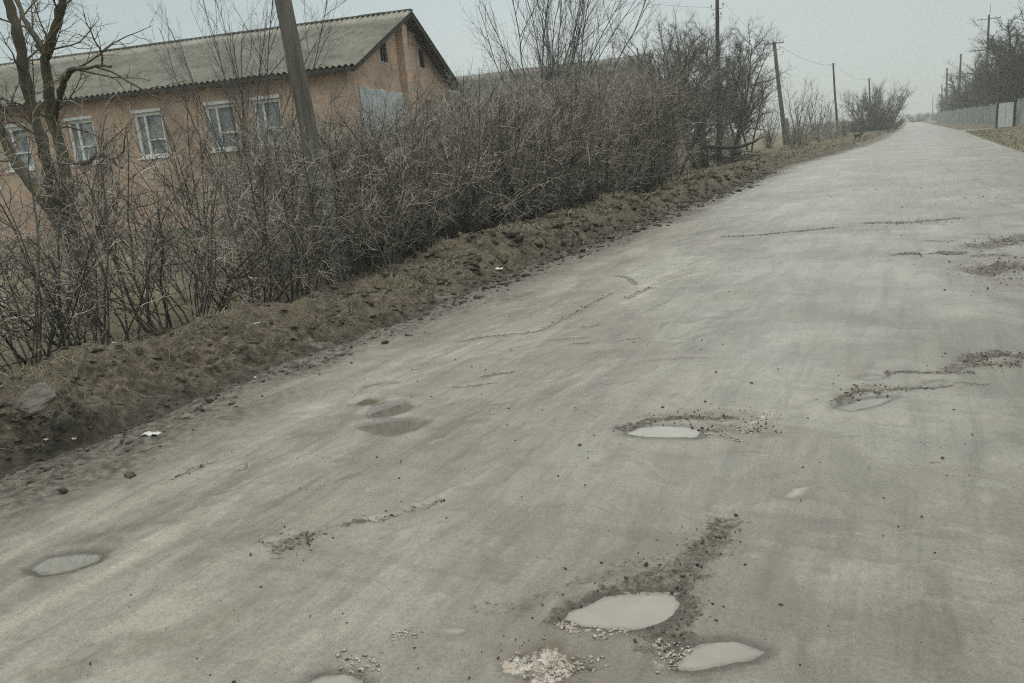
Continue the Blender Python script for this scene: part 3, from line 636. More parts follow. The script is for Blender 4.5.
for wi, (a, b) in enumerate(WINS):
    f = HB(); t = .10
    f.hbox((a+.002, .08, WZ0+.002), (a+t, .15, WZ1-.002)); f.hbox((b-t, .08, WZ0+.002), (b-.002, .15, WZ1-.002))
    f.hbox((a+t+.002, .08, WZ1-t), (b-t-.002, .15, WZ1-.002)); f.hbox((a+t+.002, .08, WZ0+.002), (b-t-.002, .15, WZ0+t))
    mx = b-(b-a)*.36; f.hbox((mx-.035, .075, WZ0+t+.002), (mx+.035, .145, WZ1-t-.002))
    f.hbox((a+t+.002, .082, WZ0+.52), (mx-.037, .142, WZ0+.565))
    fo = f.build('window', M_winframe, house)
    p = HB(); p.hbox((a+.004, .16, WZ0+.004), (b-.004, .18, WZ1-.004)); p.build('pane', M_glass, fo)
    s = HB(); s.hbox((a-.05, -.07, WZ0-.06), (b+.05, -.002, WZ0-.004)); s.build('sill', M_winframe, fo); s = HB(); s.hbox((a-.01, -.03, WZ1+.004), (b+.01, -.002, WZ1+.10)); s.build('lintel', M_winframe, fo)
# corrugated roof: two slopes as displaced sheets
def slope_sheet(L0, L1, depth, rise, z0, ridge_z, y_sign, ybase, frame, mat, parent, name, pitch=.2, amp=.032):
    # sheet from eave (ybase) to ridge
    xs = np.arange(L0, L1+1e-6, pitch/8); rows = 9; Vt = []; 
    tt = []; sheetlen = 1.0/5
    for r in range(6):           # overlapping courses
        tt += [(r/5, 1.0), (min((r+1)/5, 1), 0.0)] if r < 5 else []
    Vs = []
    for (t, lap) in tt:
        y = ybase+y_sign*depth*t; z = z0+(ridge_z-z0)*t + .012*lap
        wav = amp*np.cos(xs*2*math.pi/pitch) + .012*vn(xs/.9, xs*0+t*3, 77)
        Vs.append(np.stack([np.array([frame(x, y, 0)[0] for x in xs]), np.array([frame(x, y, 0)[1] for x in xs]), z+wav], -1))
    V = np.concatenate(Vs); n = len(xs); F = gridfaces(len(Vs), n)
    V2 = V.copy(); V2[:, 2] -= .012; m = len(V)
    F2 = F[:, ::-1]+m
    rim = []
    for i in range(n-1): rim += [(i, i+m, i+1+m, i+1), ((len(Vs)-1)*n+i, (len(Vs)-1)*n+i+1, (len(Vs)-1)*n+i+1+m, (len(Vs)-1)*n+i+m)]
    for j in range(len(Vs)-1): rim += [(j*n, (j+1)*n, (j+1)*n+m, j*n+m), (j*n+n-1, j*n+n-1+m, (j+1)*n+n-1+m, (j+1)*n+n-1)]
    return mesh(name, np.concatenate([V, V2]), np.concatenate([F, F2, np.array(rim)]), mat, parent)
slope_sheet(-.5, LEN+.4, WID/2+.45, 0, EAVE-.09, RIDGE, 1, -.45, hl, M_slate, house, 'roof')
slope_sheet(-.5, LEN+.4, WID/2+.45, 0, EAVE-.09, RIDGE, -1, WID+.45, hl, M_slate, house, 'rear_roof')
mb = HB()   # verge boards
def slab(y0, z0, y1, z1, x0, x1, th):
    V = [hl(x0,y0,z0),hl(x1,y0,z0),hl(x1,y1,z1),hl(x0,y1,z1),hl(x0,y0,z0-th),hl(x1,y0,z0-th),hl(x1,y1,z1-th),hl(x0,y1,z1-th)]
    mb.add(V, [(0,1,2,3),(7,6,5,4),(0,4,5,1),(1,5,6,2),(2,6,7,3),(3,7,4,0)])
slab(-.44, EAVE-.125, WID/2, RIDGE-.04, -.47, -.43, .17); slab(WID/2+.001, RIDGE-.04, WID+.44, EAVE-.125, -.47, -.43, .17)
slab(-.40, EAVE-.14, WID/2, RIDGE-.07, -.425, -.004, .03); slab(WID/2+.001, RIDGE-.07, WID+.40, EAVE-.14, -.425, -.004, .03)
mb.hbox((-.42, -.44, EAVE-.24), (LEN+.3, -.40, EAVE-.13)); mb.hbox((0, -.396, EAVE-.15), (LEN+.2, -.003, EAVE-.12))
x = -.3
while x < LEN: mb.hbox((x, -.39, EAVE-.23), (x+.06, -.004, EAVE-.152)); x += .85
mb.build('verge_board', M_timber, house)
mb = HB()
x = -.5
while x < LEN: mb.hbox((x, WID/2-.14, RIDGE-.035+.02*random.random()), (x+.98, WID/2+.14, RIDGE+.02+.012*random.random())); x += 1.0
mb.build('ridge_cap', M_slate2, house)

# second building further back
A = ground(645, 54, 6.4)[:2]; B = ground(470, 75, 6.4)[:2]
u2 = (B-A); L2 = np.linalg.norm(u2); u2 /= L2; v2 = np.array([u2[1], -u2[0]]);
if v2[1] < 0: v2 = -v2
far = empty('farm_building', (A[0], A[1], 0), label='low grey-roofed building rising behind the thicket beyond the brick house', cat='building')
def h2(x, y, z): p = x*u2+y*v2; return (p[0], p[1], z)
_hl = hl; hl = h2
L2 += 6
mb = HB(); mb.hbox((0, -3.6, 0), (L2, -3.35, 4.25)); mb.hbox((0, 3.35, 0), (L2, 3.6, 4.25)); mb.hbox((0, -3.348, 0), (.25, 3.348, 4.25)); mb.hbox((L2-.25, -3.348, 0), (L2, 3.348, 4.25))
mb.add([h2(0.02, -3.3, 4.25), h2(.02, 3.3, 4.25), h2(.02, 0, 6.2), h2(.24, -3.3, 4.25), h2(.24, 3.3, 4.25), h2(.24, 0, 6.2)], [(0,1,2),(5,4,3),(0,3,4,1),(1,4,5,2),(2,5,3,0)])
mb.build('wall', M_brick, far)
slope_sheet(-.3, L2+.3, 4.0, 0, 4.1, 6.4, 1, -4.0, h2, M_slate2, far, 'roof', .3, .03); slope_sheet(-.3, L2+.3, 4.0, 0, 4.1, 6.4, -1, 4.0, h2, M_slate2, far, 'rear_roof', .3, .03)
for i in range(5):
    a = 2+i*4.2; mb = HB(); mb.hbox((a, -3.66, 1.3), (a+1.1, -3.602, 2.6)); f_ = mb.build('window', M_winframe, far); mb = HB(); mb.hbox((a+.08, -3.68, 1.38), (a+1.02, -3.662, 2.52)); mb.build('pane', M_glass, f_)
hl = _hl

# ------------------------------------------------------------------ poles
def pole(base, top, r0, r1, label, mat, arms=(), stub=None, lean=None, spike=False, name='utility_pole'):
    base = np.array(base, float); top = np.array(top, float); o = empty(name, tuple(base), label=label, cat='utility pole', group='utility poles along the road')
    d = (top-base); n = 9; t = np.linspace(0, 1, n); wob = .012*np.sin(t*7)[:, None]*np.array([[1, .4, 0]])
    mb = MB(); mb.tube(d[None]*t[:, None]+wob, r0+(r1-r0)*t, 12); mb.build('pole_shaft', mat, o, True)
    if stub:
        mb = MB(); h, wd, off = stub; dd = d/np.linalg.norm(d)
        mb.box((-wd/2, -wd/2, -.3), (wd/2, wd/2, h), None, None); V = mb.V[0]; V[:, :2] += V[:, 2:3]*dd[:2]/dd[2]; V[:, 0] += off[0]; V[:, 1] += off[1]
        mb.build('concrete_stub', M_conc, o)
        mb = MB()
        for z in (h*.35, h*.85):
            c = dd*z/dd[2]+np.array([off[0]*.5, off[1]*.5, 0]); a = np.linspace(0, 2*math.pi, 17)
            mb.tube(np.stack([c[0]+(wd*.6+.09)*np.cos(a), c[1]+(wd*.6+.07)*np.sin(a), c[2]+0*a], -1), .007, 5, False)
        mb.build('wire_binding', M_iron, o)
    for (tz, half, ax, hooks) in arms:      # crossarm or hooks
        c = d*tz; ax = np.array(ax, float); ax /= np.linalg.norm(ax)
        am = MB()
        if not hooks: am.tube(np.array([c-ax*half, c+ax*half])+np.array([0, -r1-.05, 0]), .045, 6); ao = am.build('crossarm', mat, o)
        for sgn in ((-1, -.62, .62, 1) if not hooks else (-1, 1)):
            p = c+ax*half*sgn*.95+np.array([0, -r1-.05, 0])*(0 if hooks else 1)
            pin = MB()
            if hooks: pin.tube([c, c+ax*half*.7*sgn+np.array([0, 0, -.05]), p, p+np.array([0, 0, .12])], .012, 5)
            else: pin.tube([p, p+np.array([0, 0, .14])], .012, 5)
            po = pin.build('pin', M_iron, o)
            ins = MB(); b = p+np.array([0, 0, .10]); ins.tube([b, b+[0,0,.03], b+[0,0,.05], b+[0,0,.09], b+[0,0,.11], b+[0,0,.13]], [.03, .05, .032, .042, .035, .01], 8)
            ins.build('insulator', M_insul, po, True)
    if spike: mb = MB(); c = d*.985; mb.tube([c+[.08, -.05, -.6], c+[.10, -.05, .9], c+[.12, -.05, 1.6]], [.03, .03, .02], 6); mb.build('mast', M_iron, o)
    return o
# near leaning pole in the hedge
b = ground(336, 282, 0.0); b = np.array([b[0], b[1], -.02]); t1 = at(272, -60, b[1]*.99+.05)
k_ = (7.6-b[2])/(t1[2]-b[2]); top = b+(t1-b)*k_
pole(b, top, .125, .085, 'thickest weathered wooden pole, leaning left in the hedge before the brick house', M_pole, arms=[(.96, .5, (1, .1, 0), False)], stub=(1.5, .15, (.13, -.05)))
def farpole(px, pyb, ptop, Y, label, lean=True, zb=0., mat=M_poledark, r=(.14, .09), **k):
    if px[0] > 930:
        while at(px[1], pyb, Y)[0] < np.interp(Y, [60, 80, 105, 132, 165, 205, 400], [9.9, 9.9, 9.3, 8.4, 6.9, 5.9, 5])+.45: Y += 1
    B = at(px[1], pyb, Y); B[2] = zb
    T = at(px[0], ptop, Y); return pole(B, T, r[0], r[1], label, mat, **k), B, T
XAX = (1, .15, 0)
_, B717, T717 = farpole((717, 719.5), 165, -8, 43, 'tall thin dark pole with hooked insulators at the end of the thicket', arms=[(.975, .28, XAX, True), (.91, .3, XAX, True), (.86, .2, XAX, True)])
_, B775, T775 = farpole((774, 786), 148, 42, 70, 'pole leaning left with two tiers of insulators beyond the thicket', r=(.2, .13), mat=M_pole, arms=[(.985, .75, XAX, False), (.93, .42, XAX, True), (.88, .6, XAX, True)], stub=(2.4, .25, (.3, 0)))
_, B833, T833 = farpole((833, 838), 138, 63, 100, 'slim pole with pale foot leaning slightly left near the black dog', stub=(1.5, .2, (.12, -.1)), arms=[(.97, .25, XAX, True)])
_, B870, T870 = farpole((869, 871.5), 130, 78, 130, 'last pole on the left, in front of the round hazy bush', arms=[(.97, .3, XAX, True)])
_, B989, T989 = farpole((989, 985.2), 121, 15, 97, 'tall pole with four-insulator crossarm in front of the grey fence', zb=.1, arms=[(.965, 1.35, XAX, False)], spike=True, r=(.17, .12))
RP = [((961, 958), 118, 54, 146, 'dark pole rising over the trees left of the crossarm pole'), ((947, 946.5), 118, 68, 180, 'thin hazy pole second beyond the crossarm pole'),
      ((942, 941.5), 119, 84, 262, 'short hazy pole third beyond the crossarm pole'), ((933, 932.5), 119, 95, 390, 'faintest pole at the far end of the fence')]
rps = []
for px, pb, pt, Y, lb in RP:
    _, b_, t_ = farpole(px, pb, pt, Y, lb, zb=.1, arms=[(.97, .3, XAX, True)], r=(.2, .13)); rps.append(t_)
# wires
def wire(a, b, sag, label, r=.005):
    a = np.array(a, float); b = np.array(b, float); t = np.linspace(0, 1, 24)
    P = a+(b-a)*t[:, None]; P[:, 2] -= sag*4*t*(1-t); mb = MB(); mb.tube(P-a, r, 4, False)
    o = mb.build('power_line', M_wire); o.location = tuple(a); tag(o, label, 'power line', 'overhead wires')
off = np.array([.28, 0, 0])
wire(T717+[-.28, 0, -.7], (-16, 12, 7.3), .4, 'thick wire dropping from the tall thin pole towards the near left')
wire(T717+[-.3, 0, -.2], (-6.5, 8, 9.0), .6, 'wire from the tall thin pole top towards the leaning near pole')
wire(T717+[.3, 0, -.3], (6, 33, 12.5), .5, 'wire crossing the sky over the road from the tall thin pole')
wire(T717+[.3, 0, -.5], T775+[.4, 0, -.6], .35, 'wire sagging from the tall thin pole to the leaning pole')
wire(T775+[.4, 0, -.3], T833+[.2, 0, -.2], .5, 'wire between the leaning pole and the pale-footed pole', .01)
wire(T833+[.2, 0, -.2], T870+[.2, 0, -.2], .6, 'wire between the pale-footed pole and the last left pole', .01)
tops = [T989]+rps
for i, (a, b) in enumerate(zip(tops[:-1], tops[1:])):
    wire(a+[-.3, 0, -.4], b+[-.3, 0, -.4], .7, ['wire from the crossarm pole to the first dark pole behind', 'wire from the first to the second hazy pole on the right', 'wire from the second to the third hazy pole on the right', 'wire between the two farthest poles on the right'][i], .01)

# ------------------------------------------------------------------ fence and gate on the right
fp = np.array([(9.9, 60), (9.9, 80), (9.3, 105), (8.4, 132), (6.9, 165), (5.9, 205)])
fence = empty('sheet_fence', (fp[0][0], fp[0][1], .1), label='long weathered grey fence of upright corrugated sheets along the right side', cat='fence')
seg = np.linalg.norm(np.diff(fp, axis=0), axis=1); cum = np.r_[0, np.cumsum(seg)]
def fpt(s): return np.array([np.interp(s, cum, fp[:, 0]), np.interp(s, cum, fp[:, 1])])
s = 0; i = 0; gate_s = None
while s < cum[-1]-1.9:
    wd = 1.12 if s < 50 else 2.3
    a, b = fpt(s), fpt(s+wd-.03); c = at(1006, 110, a[1])
    ingate = False
    if ingate:
        if gate_s is None: gate_s = s
    else:
        dn = (b-a)/np.linalg.norm(b-a); nn = np.array([dn[1], -dn[0]])
        k = 13; uu = np.linspace(0, 1, k); Vt = []; h = 2.35+.16*random.uniform(-1, 1)-(.02 if s > 50 else 0); dx = .02+.04*random.random()
        for z in (0, h):
            for th in (0, .03):
                for u_ in uu: q = a+(b-a)*u_+nn*(.03*math.cos(u_*20)+th-dx)-fp[0]; Vt.append((q[0], q[1], z-.1))
        F = []
        for j in range(k-1): F += [(j, j+1, 2*k+j+1, 2*k+j)[::-1], (k+j, k+j+1, 3*k+j+1, 3*k+j), (2*k+j, 2*k+j+1, 3*k+j+1, 3*k+j), (j, k+j, k+j+1, j+1)]
        F += [(0, 2*k, 3*k, k), (k-1, 2*k-1, 4*k-1, 3*k-1)]
        if i % 3 == 0 or i < 2:
            mat = M_fence
        else: mat = M_fence
        mesh('fence_panel', Vt, F, mat, fence)
        i += 1
    s += wd
gp = at(998.5, 110, 78.6)[:2]; gq = at(1014, 110, 77.8)[:2]
gate = empty('gate', (gp[0], gp[1], .1), label='pale sheet gate with dark capped top set into the grey fence', cat='gate')
dd = (gq-gp)/np.linalg.norm(gq-gp); Mz = np.array([[dd[0], -dd[1], 0], [dd[1], dd[0], 0], [0, 0, 1]])
GW = float(np.linalg.norm(gq-gp))
for k in range(2):
    a_ = .03+k*GW/2; b_ = GW/2-.05
    mb = MB(); mb.box((a_, -.04, .1), (a_+b_, .02, 2.05), Mz); mb.build('gate_leaf', M_gate, gate)
    mb = MB(); mb.box((a_+.04, -.08, 2.052), (a_+b_-.06, .04, 2.26), Mz); mb.build('gate_cap', M_timber, gate)
mb = MB(); mb.box((-.14, -.08, -.2), (.0, .08, 2.4), Mz); mb.build('gate_post', M_timber, gate)
mb = MB(); mb.box((GW, -.08, -.2), (GW+.14, .08, 2.4), Mz); mb.build('gate_post', M_timber, gate)

# ------------------------------------------------------------------ branching plants
class Plant:
    def __init__(s, seed): s.r = random.Random(seed); s.A = {'stem': [], 'twig': []}; s.rmin = .0016
    def curve(s, p, d, L, n, wander, up):
        P = [np.array(p, float)]; d = np.array(d, float); d /= np.linalg.norm(d)
        for i in range(n):
            d = d+np.array([s.r.gauss(0, wander), s.r.gauss(0, wander), s.r.gauss(0, wander)+up]); d /= np.linalg.norm(d); P.append(P[-1]+d*L/n)
        return np.array(P), d
    def add(s, kind, P, r, k, tone): s.A[kind].append((P, r, k, tone))
    def perp(s, d, ang):
        d = np.array(d)/np.linalg.norm(d); v = np.array([s.r.gauss(0, 1) for _ in range(3)]); v -= d*(v@d); v /= np.linalg.norm(v)
        return d*math.cos(ang)+v*math.sin(ang)
    def grow(s, p, d, L, r, lvl, spec, tone=.5):
        sp = spec[lvl]; P, de = s.curve(p, d, L, sp['n'], sp['w'], sp['up']); m = len(P)
        last = lvl == len(spec)-1
        rr = r*(1-np.linspace(0, 1, m)*(.93 if last else sp.get('tap', .75)))
        s.add('stem' if lvl <= sp.get('sl', 0) else 'twig', P, rr, sp.get('k', 3), tone)
        if last: return
        nx = spec[lvl+1]; cnt = sp['c']; cnt = int(cnt*s.r.uniform(.75, 1.25)+.5)
        for i in range(cnt):
            t = sp['t0']+(1-sp['t0'])*(i+s.r.random())/cnt; f = t*(m-1); j = min(int(f), m-2); q = P[j]+(P[j+1]-P[j])*(f-j)
            dl = P[j+1]-P[j]; rb = np.interp(f, range(m), rr)
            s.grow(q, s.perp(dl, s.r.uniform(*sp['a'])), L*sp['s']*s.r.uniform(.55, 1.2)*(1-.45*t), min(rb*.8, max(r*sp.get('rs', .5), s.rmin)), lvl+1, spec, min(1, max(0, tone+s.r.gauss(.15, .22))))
    def out(s, parent, names, mat, shift=None):
        res = []
        for kd, nm in names:
            if not s.A[kd]: continue
            Vs, Fs, Ts, n = [], [], [], 0
            for P, r, k, tone in s.A[kd]:
                V, F = tube_arrays(P, r, k); Vs.append(V); Fs.append(F+n); Ts.append(np.full(len(V), tone)); n += len(V)
            res.append(mesh(nm, np.concatenate(Vs), np.concatenate(Fs), mat, parent, attrs={'tone': np.concatenate(Ts)}))
        return res
def copy_thing(root, loc, rz, sc, label, group=None, kids=None):
    r = root.copy(); COL.objects.link(r); r.location = loc; r.rotation_euler = (0, 0, rz); r.scale = (sc[0], sc[0], sc[1]); r['label'] = label
    if group: r['group'] = group
    for c in kids: d = c.copy(); COL.objects.link(d); d.parent = r
    return r
# thicket shrubs
def shrub_proto(seed, H, nst, spread, dens=1., near=False):
    p = Plant(seed); R0 = p.r
    if near:
        spec = [dict(n=10, w=.12, up=.04, c=11, t0=.15, a=(.5, 1.2), s=.46, rs=.42, k=6, tap=.75, sl=0), dict(n=6, w=.2, up=.02, c=5, t0=.12, a=(.5, 1.2), s=.5, rs=.6, k=4, tap=.6), dict(n=4, w=.22, up=.02, c=1, t0=.3, a=(.5, 1.2), s=.5, rs=.7, k=3, tap=.6), dict(n=2, w=.2, up=.0, k=3)]
        for i in range(nst):
            a = R0.uniform(0, 6.28); rr = spread*.28*math.sqrt(R0.random()); ln = R0.uniform(.15, .75)*spread/.6
            p.grow((rr*math.cos(a), rr*math.sin(a), -.05), (math.cos(a)*ln*.8+R0.gauss(0, .12), math.sin(a)*ln*.8+R0.gauss(0, .12), 1), H*R0.uniform(.55, 1.08), R0.uniform(.009, .018), 0, spec, R0.uniform(.0, .35))
        return p
    spec = [dict(n=9, w=.10, up=.05, c=int(17*dens), t0=.10, a=(.5, 1.15), s=.44, rs=.36, k=5, tap=.8, sl=0),
            dict(n=6, w=.17, up=.05, c=8, t0=.12, a=(.5, 1.2), s=.48, rs=.5, k=3, tap=.7),
            dict(n=3, w=.2, up=.05, c=2, t0=.2, a=(.5, 1.2), s=.5, rs=.7, k=3, tap=.5), dict(n=2, w=.2, up=.05, k=3)]
    for i in range(nst):
        a = R0.uniform(0, 6.28); rr = spread*.28*math.sqrt(R0.random()); ln = R0.uniform(.1, .5)*spread/.6
        p.grow((rr*math.cos(a), rr*math.sin(a), -.05), (math.cos(a)*ln*.8+R0.gauss(0, .12), math.sin(a)*ln*.8+R0.gauss(0, .12), 1), H*R0.uniform(.6, 1.08), R0.uniform(.009, .022), 0, spec, R0.uniform(.0, .3))
    return p
nprotos = []
for i in range(6):
    p = shrub_proto(200+i, 2.3, 5+i % 3, .7, near=True)
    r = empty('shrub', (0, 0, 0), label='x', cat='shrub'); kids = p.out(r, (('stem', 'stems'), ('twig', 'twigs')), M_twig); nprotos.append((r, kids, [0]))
protos = []
for i in range(8):
    p = shrub_proto(100+i, 2.2, 8+i % 4, .6+.12*(i % 3))
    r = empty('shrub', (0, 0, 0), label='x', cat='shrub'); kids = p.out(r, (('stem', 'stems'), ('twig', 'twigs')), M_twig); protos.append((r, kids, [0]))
SEG = [(3.6, 'at the very left edge below the forked tree'), (5.2, 'between the forked tree and the leaning near pole'), (7, 'just left of the leaning near pole'), (9, 'just right of the leaning near pole'), (11.5, 'below the boarded panel of the brick gable'), (14.5, 'below the right end of the brick gable'),
       (19, 'below the tall fan-shaped tree'), (25, 'below the grey roof behind'), (99, 'at the far end, near the tall thin pole')]
def seg_label(x, y, row):
    a = [t for l, t in SEG if y < l][0]
    return ('front-row' if row == 0 else 'back-row')+' bare shrub '+a
def place_shrub(x, y, s, row, hz):
    pl_ = nprotos if y < 8.5 or (row == 0 and y < 13) else protos; i = random.randrange(len(pl_)); root, kids, used = pl_[i]; lb = seg_label(x, y, row); z = surf_left(x, y)-.03
    c_ = MR.T @ np.array([x, y, .9-CAM_H]); sxp = 512-c_[0]/c_[2]*FPX
    if y < 7.8 and 313 < sxp < 354: return
    rz = random.uniform(0, 6.28); 
    gp_ = lb.replace('shrub', 'shrubs', 1)
    if not used[0]:
        used[0] = 1; root.location = (x, y, z); root.rotation_euler = (0, 0, rz); root.scale = (s, s, hz); root['label'] = lb; root['group'] = gp_
    else: copy_thing(root, (x, y, z), rz, (s, hz), lb, gp_, kids)
def hedge_h(y): return np.interp(y, [0, 3, 6, 9, 14, 22, 30, 40], [.85, .88, .94, 1.03, 1.24, 1.62, 1.8, 1.6])
y = 1.9
while y < 24:
    x = xl(y)-1.50-random.uniform(-.15, .35); s = float(hedge_h(y)); place_shrub(x, y, s*random.uniform(.75, .95), 0, s*random.uniform(.85, 1.1)); y += random.uniform(.30, .48)*max(1, y/14)
for row, (dx, st, y0, y1) in enumerate([(2.3, .8, 2.6, 25), (3.2, .8, 7.0, 26), (4.4, .9, 9.5, 28), (6.0, 1.1, 11, 31), (8, 1.3, 14, 33)]):
    y = y0
    while y < y1:
        x = xl(y)-dx-random.uniform(-.4, .4); s = float(hedge_h(y))*random.uniform(.9, 1.1); place_shrub(x, y, s*1.05, 1, s); y += random.uniform(.6, 1.3)*st*max(1, y/16)

# forked mossy tree near the left edge
mt = Plant(5); DY = 5.6
def px(pts, Y=None, dy=0.):
    out = []
    for i, p_ in enumerate(pts): out.append(at(p_[0], p_[1], (Y or DY)+(p_[2] if len(p_) > 2 else 0)+dy))
    return np.array(out)
LIMBS = [([(100,372),(92,330),(84,290),(74,250),(62,222),(50,196)], [.115,.10,.092,.09,.085,.08]),
 ([(74,250),(55,215,.1),(40,195,.2),(22,172,.3),(8,148,.35),(0,125,.4),(-14,90,.4),(-22,40,.5)], [.075,.07,.066,.062,.058,.054,.04,.03]),
 ([(62,222),(50,180,-.1),(43,147,-.2),(32,110,-.2),(24,73,-.25),(18,33,-.3),(8,0,-.3),(-6,-60,-.3)], [.07,.062,.058,.055,.052,.05,.046,.03]),
 ([(76,250),(70,200,.1),(62,153,.15),(52,120,.2),(49,90,.2),(44,58,.2),(54,33,.2),(61,5,.25),(66,-50,.3)], [.072,.066,.06,.058,.055,.05,.046,.04,.028]),
 ([(45,56,.2),(36,38,.25),(27,25,.3),(15,-5,.4),(8,-40,.5)], [.04,.032,.028,.022,.014]),
 ([(53,125,.2),(60,90,.1),(70,70,0),(82,68,-.1),(98,67,-.1),(112,66,-.15)], [.036,.034,.03,.016,.012,.009]),
 ([(64,160,.1),(85,165,0),(102,152,-.1),(122,168,-.2)], [.02,.03,.022,.012])]
spT = [dict(n=6, w=.15, up=.02, c=8, t0=.12, a=(.4, 1.1), s=.55, rs=.45, k=4, sl=-1), dict(n=5, w=.18, up=.0, c=6, t0=.15, a=(.5, 1.1), s=.5, rs=.5, k=3, sl=-1), dict(n=3, w=.2, up=0, k=3, sl=-1)]
for pts, rr in LIMBS:
    P = px(pts); t = np.linspace(0, 1, len(P)*4-3); P2 = np.stack([np.interp(t, np.linspace(0, 1, len(P)), P[:, i]) for i in range(3)], -1); P2[1:-1] = (P2[:-2]+P2[1:-1]*2+P2[2:])/4
    P2 += rng.normal(0, .006, P2.shape)
    mt.add('stem', P2, np.interp(t, np.linspace(0, 1, len(P)), rr)*(1+.14*rng.standard_normal(len(P2)).clip(-1.3, 1.3)), 11, .45)
    for i in range(12 if len(pts) > 6 else 5):
        j = mt.r.randrange(len(P2)//3, len(P2)-1); mt.grow(P2[j], mt.perp(P2[j+1]-P2[j], mt.r.uniform(.5, 1.2)), mt.r.uniform(.5, 1.15), .011, 0, spT, .5)
base = px([(100, 372)])[0]
tr = empty('forked_tree', tuple(base), label='mossy forked bare tree with thick limbs at the left edge before the brick house', cat='tree')
for kd in mt.A: mt.A[kd] = [(P-base, r, k, t) for P, r, k, t in mt.A[kd]]
mt.A['stem'][0][0][0, 2] -= .15
mt.out(tr, (('stem', 'trunk'), ('twig', 'crown')), M_trunkn)

# tree generator
def tree_spec(dens=1., up=.03):
    return [dict(n=8, w=.06, up=.02, c=int(15*dens), t0=.18, a=(.45, 1.05), s=.52, rs=.42, k=7, sl=0), dict(n=7, w=.15, up=up, c=int(10*dens), t0=.12, a=(.4, 1.), s=.5, rs=.45, k=4),
            dict(n=5, w=.18, up=up, c=int(8*dens), t0=.12, a=(.4, 1.1), s=.5, rs=.5, k=3), dict(n=4, w=.2, up=up, c=3, t0=.2, a=(.4, 1.1), s=.55, rs=.6, k=3), dict(n=2, w=.2, up=0, k=3)]
def tree_proto(seed, H, stems, lean, r0, spec, name='tree', rmin=.004):
    p = Plant(seed); p.rmin = rmin
    for i in range(stems):
        a = p.r.uniform(0, 6.28); l = 0 if stems == 1 else lean*(p.r.uniform(.35, 1) if stems < 15 else p.r.random()**.7)
        p.grow((.12*math.cos(a)*(stems > 1), .12*math.sin(a)*(stems > 1), -.1), (l*math.cos(a), l*math.sin(a), 1), H*p.r.uniform(.8, 1.05)*(1 if stems < 15 else (1+.16*l*l)*.9), r0*p.r.uniform(.8, 1.1), 0, spec, .45)
    r = empty(name, (0, 0, 0), label='x', cat='tree'); kids = p.out(r, (('stem', 'trunk'), ('twig', 'crown')), M_tree); return [r, kids, 0]
def put(pr, x, y, z, s, label, group=None, hz=None, rz=None):
    rz = random.uniform(0, 6.28) if rz is None else rz; hz = hz or s
    if not pr[2]:
        pr[2] = 1; r = pr[0]; r.location = (x, y, z); r.rotation_euler = (0, 0, rz); r.scale = (s, s, hz); r['label'] = label
        if group: r['group'] = group
    else: copy_thing(pr[0], (x, y, z), rz, (s, hz), label, group, pr[1])
# fan-shaped tree (height 1 unit = 8 m)
fan = tree_proto(21, 8, 10, .56, .036, [dict(n=10, w=.08, up=.035, c=15, t0=.15, a=(.25, .7), s=.40, rs=.38, k=5, sl=0), dict(n=6, w=.1, up=.06, c=8, t0=.1, a=(.3, .8), s=.45, rs=.5, k=3), dict(n=4, w=.14, up=.04, c=3, t0=.2, a=(.3, .9), s=.5, rs=.6, k=3), dict(n=2, w=.1, up=0, k=3)], 'fan_tree')
q = at(548, 120, 30); put(fan, q[0], 30, 0, 1.2, 'tall fan-shaped bare tree rising between the brick house and the grey roof')
q = at(532, 120, 33); put(fan, q[0], 33, 0, 1.25, 'second fan-shaped bare tree, left of the tall one over the grey roof')
q = at(252, 250, 13.5); put(fan, q[0], 13.5, 0, .66, 'many-stemmed bare tree in front of the brick house windows behind the leaning pole', hz=.78)
spreads = [tree_proto(31+i, 6.6, 2+(i % 3), .45, .085, tree_spec(1.15), rmin=.008) for i in range(4)]
LB = ['dark bare orchard tree {} behind the far end of the thicket']
OR = [(632, 33, .72, 'small bare tree poking up before the right end of the grey roof'), (664, 34, .88, 'bare spreading tree just left of the tall thin pole'), (696, 39, 1.0, 'dark tangled bare tree behind the tall thin pole'),
      (728, 43, .9, 'dark spreading bare tree right of the tall thin pole'), (600, 52, .85, 'faint bare tree rising behind the grey roof'), (750, 60, .85, 'bare tree left of the leaning double-tier pole'),
      (655, 46, 1.1, 'tall bare tree behind the right end of the grey roof'), (685, 52, 1.15, 'hazy bare tree deep behind the tall thin pole'), (712, 50, 1.1, 'hazy bare tree between the tall thin pole and the dead stump'), (738, 54, 1.0, 'hazy bare tree right behind the dead stump'), (676, 31, .6, 'low dark bare tree at the end of the thicket')]
for i, (pxx, Y, s, lb) in enumerate(OR): q = at(pxx, 150, Y); put(spreads[i % 4], q[0], Y, 0, s, lb)
light = tree_proto(51, 6, 5, .3, .05, [dict(n=8, w=.06, up=.04, c=14, t0=.12, a=(.35, .9), s=.45, rs=.4, k=5, sl=0), dict(n=6, w=.12, up=.05, c=9, t0=.1, a=(.4, .9), s=.45, rs=.5, k=3), dict(n=3, w=.14, up=.04, c=3, t0=.2, a=(.4, .9), s=.5, rs=.6, k=3), dict(n=2, w=.1, up=0, k=3)], 'light_tree', rmin=.007)
for pxx, Y, s, lb in [(800, 66, .85, 'slender multi-stemmed bare tree right of the leaning double-tier pole'), (815, 84, .75, 'thin pale bare tree between the leaning pole and the pale-footed pole'), (828, 98, .7, 'small hazy bare tree behind the pale-footed pole'), (770, 62, .6, 'low bare tree at the foot of the leaning double-tier pole'), (845, 112, .5, 'low hazy bush just right of the pale-footed pole')]:
    q = at(pxx, 140, Y); put(light, q[0], Y, .05, s, lb)
